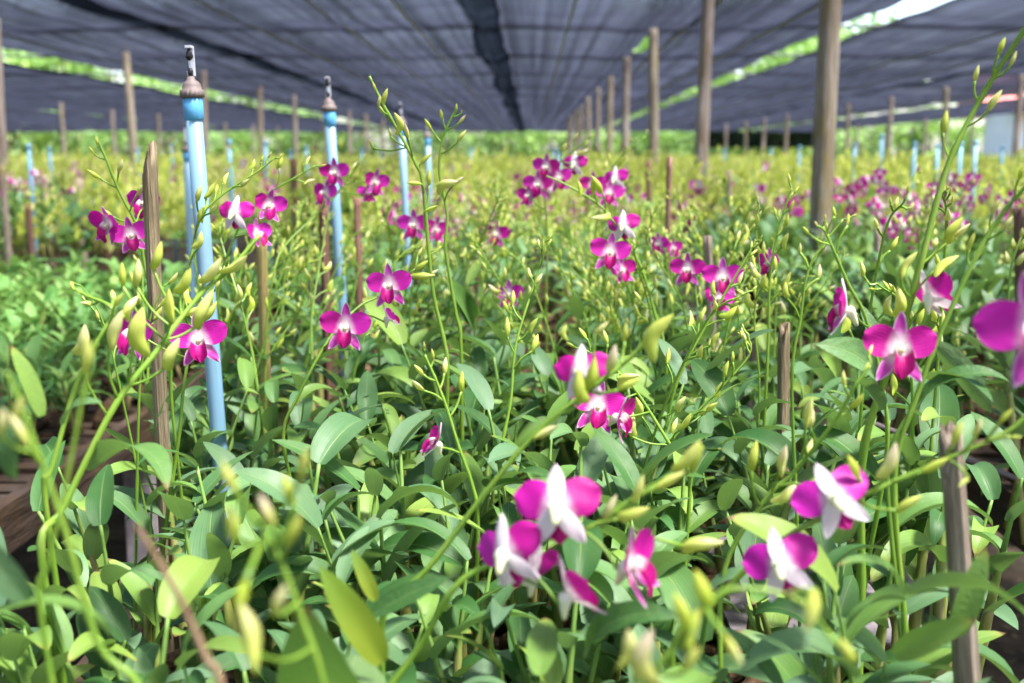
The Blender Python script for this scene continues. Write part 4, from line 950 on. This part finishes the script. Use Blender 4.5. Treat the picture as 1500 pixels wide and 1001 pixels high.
# ------------------------------------------------------------------ posts
NETZ = CAMZ + 1.30
def post_mesh(w, h, mat, seed, sq=.35):
    r = random.Random(seed); mb = MB(); nu, n = 16, 24; V, U = [], []; bx, by = r.uniform(-.03, .03), r.uniform(-.03, .03)
    offs = [r.uniform(.93, 1.06) for _ in range(nu)]
    for j in range(n + 2):
        t = min(1, j / n)
        for k in range(nu + 1):
            kk = k % nu; a = 2 * math.pi * kk / nu
            q = 1 / max(abs(math.cos(a)), abs(math.sin(a))); rr = w / 2 * ((1 - sq) + sq * q) * offs[kk] * (1.06 - .12 * t) * (1 + .025 * math.sin(t * 13 + kk * .7 + seed))
            if j == n + 1: rr *= .05
            V.append((math.cos(a) * rr + bx * math.sin(t * 3.1), math.sin(a) * rr + by * math.sin(t * 2.3), h * t)); U.append((k / nu, t))
    mb.add(V, gridf(nu, n + 1), U); return mb.build('wooden_post', [mat])
PMESH0 = post_mesh(.078, NETZ - .01, 'post', 11)
PMESH = [post_mesh(.088, NETZ - .01, 'post' if k % 2 == 0 else 'post_grey', k) for k in range(6)]
nm = ['nearest thick wooden post, standing by the right aisle from bed to net', 'second wooden post from the front, rising past the top edge behind the thick one', 'third wooden post of the right row, its pale top just under the net', 'fourth wooden post of the right row, dark brown and narrower']
for k, yv in enumerate([4.8, 8.2, 11.5, 14.8, 18.0, 21.3, 24.5, 28.0, 31.3, 34.6, 38]):
    o = ob('wooden_post', PMESH0 if k == 0 else PMESH[k % 6]); o.location = (1.22 + rng.uniform(-.02, .02) + (.02 if k == 1 else -.02 if k == 0 else 0), yv, 0); o.rotation_euler = (0, R(rng.uniform(-.6, .6) if k else .25), .35)
    if k < 4: tag(o, nm[k], 'post', 'wooden posts of the right row')
    else: tag(o, 'small receding wooden post in the far part of the right row', 'post', 'far wooden posts of the right row')
for xr, ys, name in [(-4.72, [10.2, 13.5, 16.7, 20, 23.2, 26.5, 30, 33.4, 37], 'grey wooden post holding up the net beyond the blue pipes, left row'), (7.55, [18, 21.2, 24.5, 27.8, 31, 34.3, 37.6, 41, 45], 'thin dark wooden post under the net in the far right row'), (-10.6, [22.5, 26, 29.3, 32.6, 36, 40, 44, 48], 'small grey wooden post under the net in the farthest left row'), (13.2, [31, 35, 39, 43, 47, 51], 'thin wooden post near the white building at the far right edge')]:
    for k, yv in enumerate(ys):
        o = ob('wooden_post', PMESH[(k + 1) % 6]); o.location = (xr + rng.uniform(-.04, .04), yv, 0); o.rotation_euler = (0, R(rng.uniform(-.8, .8)), rng.random()); tag(o, name, 'post', name + 's')

# ------------------------------------------------------------------ shade net panels
WY = [-6 + 3.28 * i + 1.36 for i in range(20)]      # transverse wires, at the post rows
Y0, Y1 = WY[0], WY[-1]
def net_panel(label, x0, x1, mat='net', dz=0.0, sagx=.05, seed=0, holes=()):
    r = np.random.default_rng(seed); mb = MB(); nx = max(10, int((x1 - x0) / .13)); ny = 19 * 12
    xs = np.linspace(x0, x1, nx + 1); ys = np.linspace(Y0, Y1, ny + 1)
    Xg, Yg = np.meshgrid(xs, ys); ph = ((Yg - Y0) / 3.28) % 1.0
    u = (Xg - x0) / (x1 - x0)
    bay = np.floor((Yg - Y0) / 3.28); sag = (.055 + .018 * np.sin(bay * 2.3 + seed)) * (.35 + .65 * (4 * u * (1 - u)) ** .5)
    Z = NETZ + dz - 4 * sag * ph * (1 - ph) * .9 - sagx * 4 * u * (1 - u)
    w = np.zeros_like(Z)
    for q in range(7):
        fr = r.uniform(2, 15); w += np.sin(Xg * fr + r.uniform(0, 6) + .4 * np.sin(Yg * r.uniform(.3, .9) + r.uniform(0, 6))) * .016 / (1 + .12 * fr)
    edge = np.clip(4 * u * (1 - u) * 2, .08, 1); Z += w * (.35 + 2.2 * ph * (1 - ph)) * edge
    Z += .010 * np.sin(Yg * 5.1 + 2 * np.sin(Xg * 1.3 + bay)) * np.sin(ph * np.pi)
    ex = .02 * np.sin(Yg * .8 + seed) + .015 * np.sin(Yg * 2.7 + seed * 2)
    Xg = Xg + ex * (np.abs(u - .5) > .47)
    Fq = gridf(nx, ny); cxy = np.stack([Xg, Yg], -1).reshape(-1, 2)[Fq].mean(1)
    for hx, hy, hw, hl in holes: Fq = Fq[~((abs(cxy[:, 0] - hx) < hw) & (abs(cxy[:, 1] - hy) < hl))]
    mb.add(np.stack([Xg, Yg, Z], -1).reshape(-1, 3), Fq, np.stack([u, (Yg - Y0) / (Y1 - Y0)], -1).reshape(-1, 2))
    return tag(ob('shade_net', mb.build('shade_net', [mat])), label, 'shade net', 'black shade net panels')
for k, (a, b, lab) in enumerate([(-30, -20.3, 'farthest left black shade net panel above the distant field'), (-20.1, -13.7, 'far left black shade net panel beyond the left row of posts'), (-13.5, -7.25, 'left black shade net panel just outside the bright green gap'), (-6.3, -3.75, 'black shade net panel between the green gap and the dark seam at left'), (-3.7, -.5, 'black shade net panel over the blue pipes and the left of the centre bed'), (-.42, 3.08, 'black shade net panel over the right row of wooden posts'), (3.48, 6.8, 'black shade net panel right of the white and green gap'), (6.82, 9.95, 'far right black shade net panel over the thin posts'), (10.75, 14.4, 'outermost right black shade net panel near the white building')]):
    net_panel(lab, a, b, seed=k + 1, dz=0.0 if k != 4 else .004, holes={5: [(1.23, 13.1, .075, .75)]}.get(k, ()))
# seams of doubled cloth
def seam(label, x, w, drop, seed):
    mb = MB(); ny = 19 * 10; nu = 10; V, U = [], []; r = random.Random(seed); p = [r.uniform(0, 6) for _ in range(5)]
    for j in range(ny + 1):
        yv = Y0 + (Y1 - Y0) * j / ny; ph = ((yv - Y0) / 3.28) % 1.0
        s_ = 1 + .16 * math.sin(yv * .9 + p[0]) + .05 * math.sin(yv * 2.7 + p[1])
        for k in range(nu + 1):
            a = math.pi * k / nu
            V.append((x - math.cos(a) * w * .5 * s_ + .03 * math.sin(yv * .9 + p[2]), yv, NETZ + .02 - .17 * .85 * (ph * (1 - ph)) - math.sin(a) * drop * s_ * (.85 + .15 * math.sin(k * 2.1 + yv)))); U.append((k / nu, j / ny))
    mb.add(V, gridf(nu, ny), U); tag(ob('net_seam', mb.build('net_seam', ['net_dense'])), label, 'net fold', 'folded seams of the shade net')
seam('wide dark fold of doubled net hanging over the centre bed', -.46, .34, .10, 1)
seam('narrow dark fold of net running from the top left corner', -3.72, .26, .07, 2)
seam('dark rolled net edge beside the bright green gap at left', -7.26, .10, .04, 3)
seam('dark net fold far above the thin right posts', 6.81, .14, .04, 4)
WIRE = MB(); tube(WIRE, [(-30, 0, 0), (-15, 0, -.0), (0, 0, 0), (14.4, 0, 0)], .016, 5); wm = WIRE.build('support_wire', ['wire'])
rope = MB(); tube(rope, [(0, Y0 + (Y1 - Y0) * t / 60, -.02 * math.sin(math.pi * ((t / 60 * 19) % 1))) for t in range(61)], .013, 5); rope = rope.build('net_rope', ['black_plastic'])
for xr in (-5.2, -2.6, -1.75, -1.05, .35, 1.5, 2.3, 4.6, 5.7, 8.4, 9.3):
    o = ob('net_rope', rope); o.location = (xr, 0, NETZ - .09 + rng.uniform(-.02, .02)); o.rotation_euler = (0, 0, R(rng.uniform(-.12, .12))); tag(o, 'thin black rope running lengthwise under the net towards the far end', 'rope', 'lengthwise net ropes')
for yv in WY[1:-1]:
    o = ob('support_wire', wm); o.location = (0, yv, NETZ - .014); tag(o, 'dark tarred cable stretched crosswise under the black net from post to post', 'wire', 'crosswise net support wires')
# hanging side nets beyond the last beds at left
def curtain(label, x0, y0, x1, y1, z0, z1, seed):
    mb = MB(); n = 90; V, U = [], []
    for j in range(5):
        t = j / 4
        for k in range(n + 1):
            s_ = k / n; w = .10 * math.sin(k * 1.1 + seed) + .05 * math.sin(k * 2.7)
            V.append((x0 + (x1 - x0) * s_ + w * (1 - t * .5), y0 + (y1 - y0) * s_ + w, z0 + (z1 - z0) * t - (.12 * math.sin(math.pi * ((s_ * 9) % 1)) if j == 4 else 0))); U.append((s_, t))
    mb.add(V, gridf(n, 4), U); tag(ob('side_net', mb.build('side_net', ['net_dense'])), label, 'shade net', 'hanging side nets')
curtain('dark net hanging upright along the far left side of the shade house', -29.5, 56, -15.5, 30, 1.75, 2.9, 1)
curtain('upright dark side net at the far right behind the thin posts', 8, 57, 14, 57, 2.0, 2.9, 2)

# ------------------------------------------------------------------ trees and buildings beyond
def tree_parts(seed, H, Rr):
    r = random.Random(seed); tr = MB(); cr = MB(); th = H * .45
    tube(tr, smooth_path([(0, 0, 0), (r.uniform(-.15, .15), r.uniform(-.15, .15), th * .5), (r.uniform(-.3, .3), r.uniform(-.3, .3), th), (r.uniform(-.4, .4), r.uniform(-.4, .4), H * .8)], 14), [.22 * (1 - .8 * i / 14) for i in range(15)], 8)
    cl = []
    for k in range(34):
        a = r.random() * 6.28; e = r.uniform(-.5, 1); q = Rr * r.uniform(.35, 1) * math.sqrt(max(.1, 1 - e * e * .8))
        c = Vector((math.cos(a) * q, math.sin(a) * q, H * .62 + e * H * .36)); cl.append((c, r.uniform(.5, 1.0) * Rr * .36))
        if k % 3 == 0: cl.append((Vector((c.x * .9, c.y * .9, r.uniform(.3, 3))), Rr * .33))
        if k < 9: tube(tr, smooth_path([(0, 0, th * r.uniform(.7, 1.2)), tuple(c * .5 + Vector((0, 0, th * .5))), tuple(c)], 6), [.08, .07, .06, .05, .04, .03, .02], 5)
    for c, s_ in cl:
        sh = r.random()
        for j in range(60):
            d = Vector((r.gauss(0, 1), r.gauss(0, 1), r.gauss(0, .8))).normalized() * s_ * r.uniform(.4, 1.05); p = c + d
            x = Vector((r.uniform(-1, 1), r.uniform(-1, 1), r.uniform(-1, .4))).normalized(); yv = x.orthogonal().normalized(); L = r.uniform(.16, .34); w = L * .4
            cr.add([tuple(p), tuple(p + x * L * .5 + yv * w), tuple(p + x * L), tuple(p + x * L * .5 - yv * w)], [(0, 1, 2, 3)], None, (sh * .6 + r.random() * .4), 0)
    return tr.build('trunk', ['bark']), cr.build('crown', ['tree_leaf'])
TREES = [tree_parts(900 + k, 7 + k * .8, 2.6 + .25 * k) for k in range(4)]
TP = [(x + rng.uniform(-1, 1), 63 + rng.uniform(0, 5), rng.randrange(4), rng.uniform(.75, 1.0)) for x in np.arange(-30, 17, 3.6)]
TP += [(-33 + rng.uniform(-2, 1), yv, rng.randrange(4), rng.uniform(.9, 1.2)) for yv in np.arange(30, 62, 3.0)]
TP += [(-28 - rng.uniform(0, 3) + .0 * yv, yv + 14, rng.randrange(4), rng.uniform(1.0, 1.3)) for yv in np.arange(40, 60, 4)]
TP += [(x, 74 + rng.uniform(0, 4), rng.randrange(4), rng.uniform(1.1, 1.35)) for x in np.arange(-32, 19, 5.2)]
TP += [(x, 80 + rng.uniform(0, 4), rng.randrange(4), rng.uniform(1.6, 1.9)) for x in np.arange(8, 22, 3.2)]
for x, yv, k, s_ in TP:
    e = empty('tree', (x, yv, 0), rng.random() * 6.28, s_); tag(e, 'leafy green tree growing beyond the end of the shade house', 'tree', 'trees beyond the shade house')
    ob('trunk', TREES[k][0], e); ob('crown', TREES[k][1], e)
TP2 = [(x + rng.uniform(-.4, .4), 59.5 + rng.uniform(-.8, 1), rng.uniform(.35, .5)) for x in np.arange(-31, 26, 2.0)]
for x, yv, s_ in TP2:
    k = rng.randrange(4); e = empty('bush', (x, yv, -1.2), rng.random() * 6.28, s_ * 1.55); tag(e, 'bushy green shrub at the foot of the trees, beyond the ends of the beds', 'bush', 'bushes beyond the shade house')
    ob('stem', TREES[k][0], e); ob('crown', TREES[k][1], e)
def house(label, x, yv, w, d, hw, hr, rz, roofm='roof'):
    e = empty('farm_building', (x, yv, 0), rz); tag(e, label, 'building')
    mb = MB(); box(mb, (0, 0, hw / 2), (w, d, hw)); ob('wall', mb.build('wall', ['wall'], False), e)
    mb = MB(); o_ = 1.3
    A = [(-w / 2 - o_, -d / 2 - o_, hw - .05), (w / 2 + o_, -d / 2 - o_, hw - .05), (w / 2 + o_, 0, hw + hr), (-w / 2 - o_, 0, hw + hr), (-w / 2 - o_, d / 2 + o_, hw - .05), (w / 2 + o_, d / 2 + o_, hw - .05)]
    B = [(p[0], p[1], p[2] + .1) for p in A]
    mb.add(A + B, [(0, 1, 2, 3), (3, 2, 5, 4), (6, 9, 8, 7), (9, 10, 11, 8), (0, 6, 7, 1), (4, 5, 11, 10), (0, 3, 9, 6), (3, 4, 10, 9), (1, 7, 8, 2), (2, 8, 11, 5)]); ob('roof', mb.build('roof', [roofm], False), e)
    for k in range(3):
        mb = MB(); box(mb, (-w / 2 + w * (k + .6) / 3.4, -d / 2 - .02, hw * .55), (1.1, .08, 1.2)); fr = ob('window', mb.build('window', ['concrete'], False), e)
        mb = MB(); box(mb, (-w / 2 + w * (k + .6) / 3.4, -d / 2 - .065, hw * .55), (.9, .02, 1.0)); ob('pane', mb.build('pane', ['glass'], False), fr)
    mb = MB(); box(mb, (w * .38, -d / 2 - .02, 1.05), (.95, .07, 2.1)); ob('door', mb.build('door', ['board'], False), e)
house('white farm building with a red roof beyond the far right of the shade house', 26.4, 50, 12, 7, 3.4, 1.6, R(-12))
0 and house('pale house with a red roof behind trees on the far left', -22, 64, 5, 5, 4.6, 1.4, R(10))

# ------------------------------------------------------------------ light
w = bpy.data.worlds.new('World'); sc.world = w; w.use_nodes = True
nt = w.node_tree; bg = nt.nodes['Background']; sky = nt.nodes.new('ShaderNodeTexSky'); sky.sky_type = 'NISHITA'; sky.sun_disc = False
SE, SA = R(64), R(118)
sky.sun_elevation = SE; sky.sun_rotation = SA; sky.dust_density = 2.5; sky.air_density = 1.0
nt.links.new(sky.outputs[0], bg.inputs[0]); bg.inputs[1].default_value = .15
sd = bpy.data.lights.new('sun', 'SUN'); sun = bpy.data.objects.new('sun', sd); col.objects.link(sun)
sd.energy = 4.1; sd.angle = R(11); sd.color = (1, .95, .87)
dirv = Vector((math.sin(SA) * math.cos(SE), math.cos(SA) * math.cos(SE), math.sin(SE)))
sun.rotation_euler = dirv.to_track_quat('Z', 'Y').to_euler()
sc.view_settings.view_transform = 'Standard'; sc.view_settings.look = 'None'; sc.view_settings.exposure = 2.38; sc.view_settings.gamma = 1
sc.cycles.use_denoising = True; sc.cycles.max_bounces = 8; sc.cycles.transparent_max_bounces = 12; sc.cycles.diffuse_bounces = 3; sc.cycles.sample_clamp_indirect = 6
sc.cycles.use_adaptive_sampling = True; sc.cycles.adaptive_threshold = .015
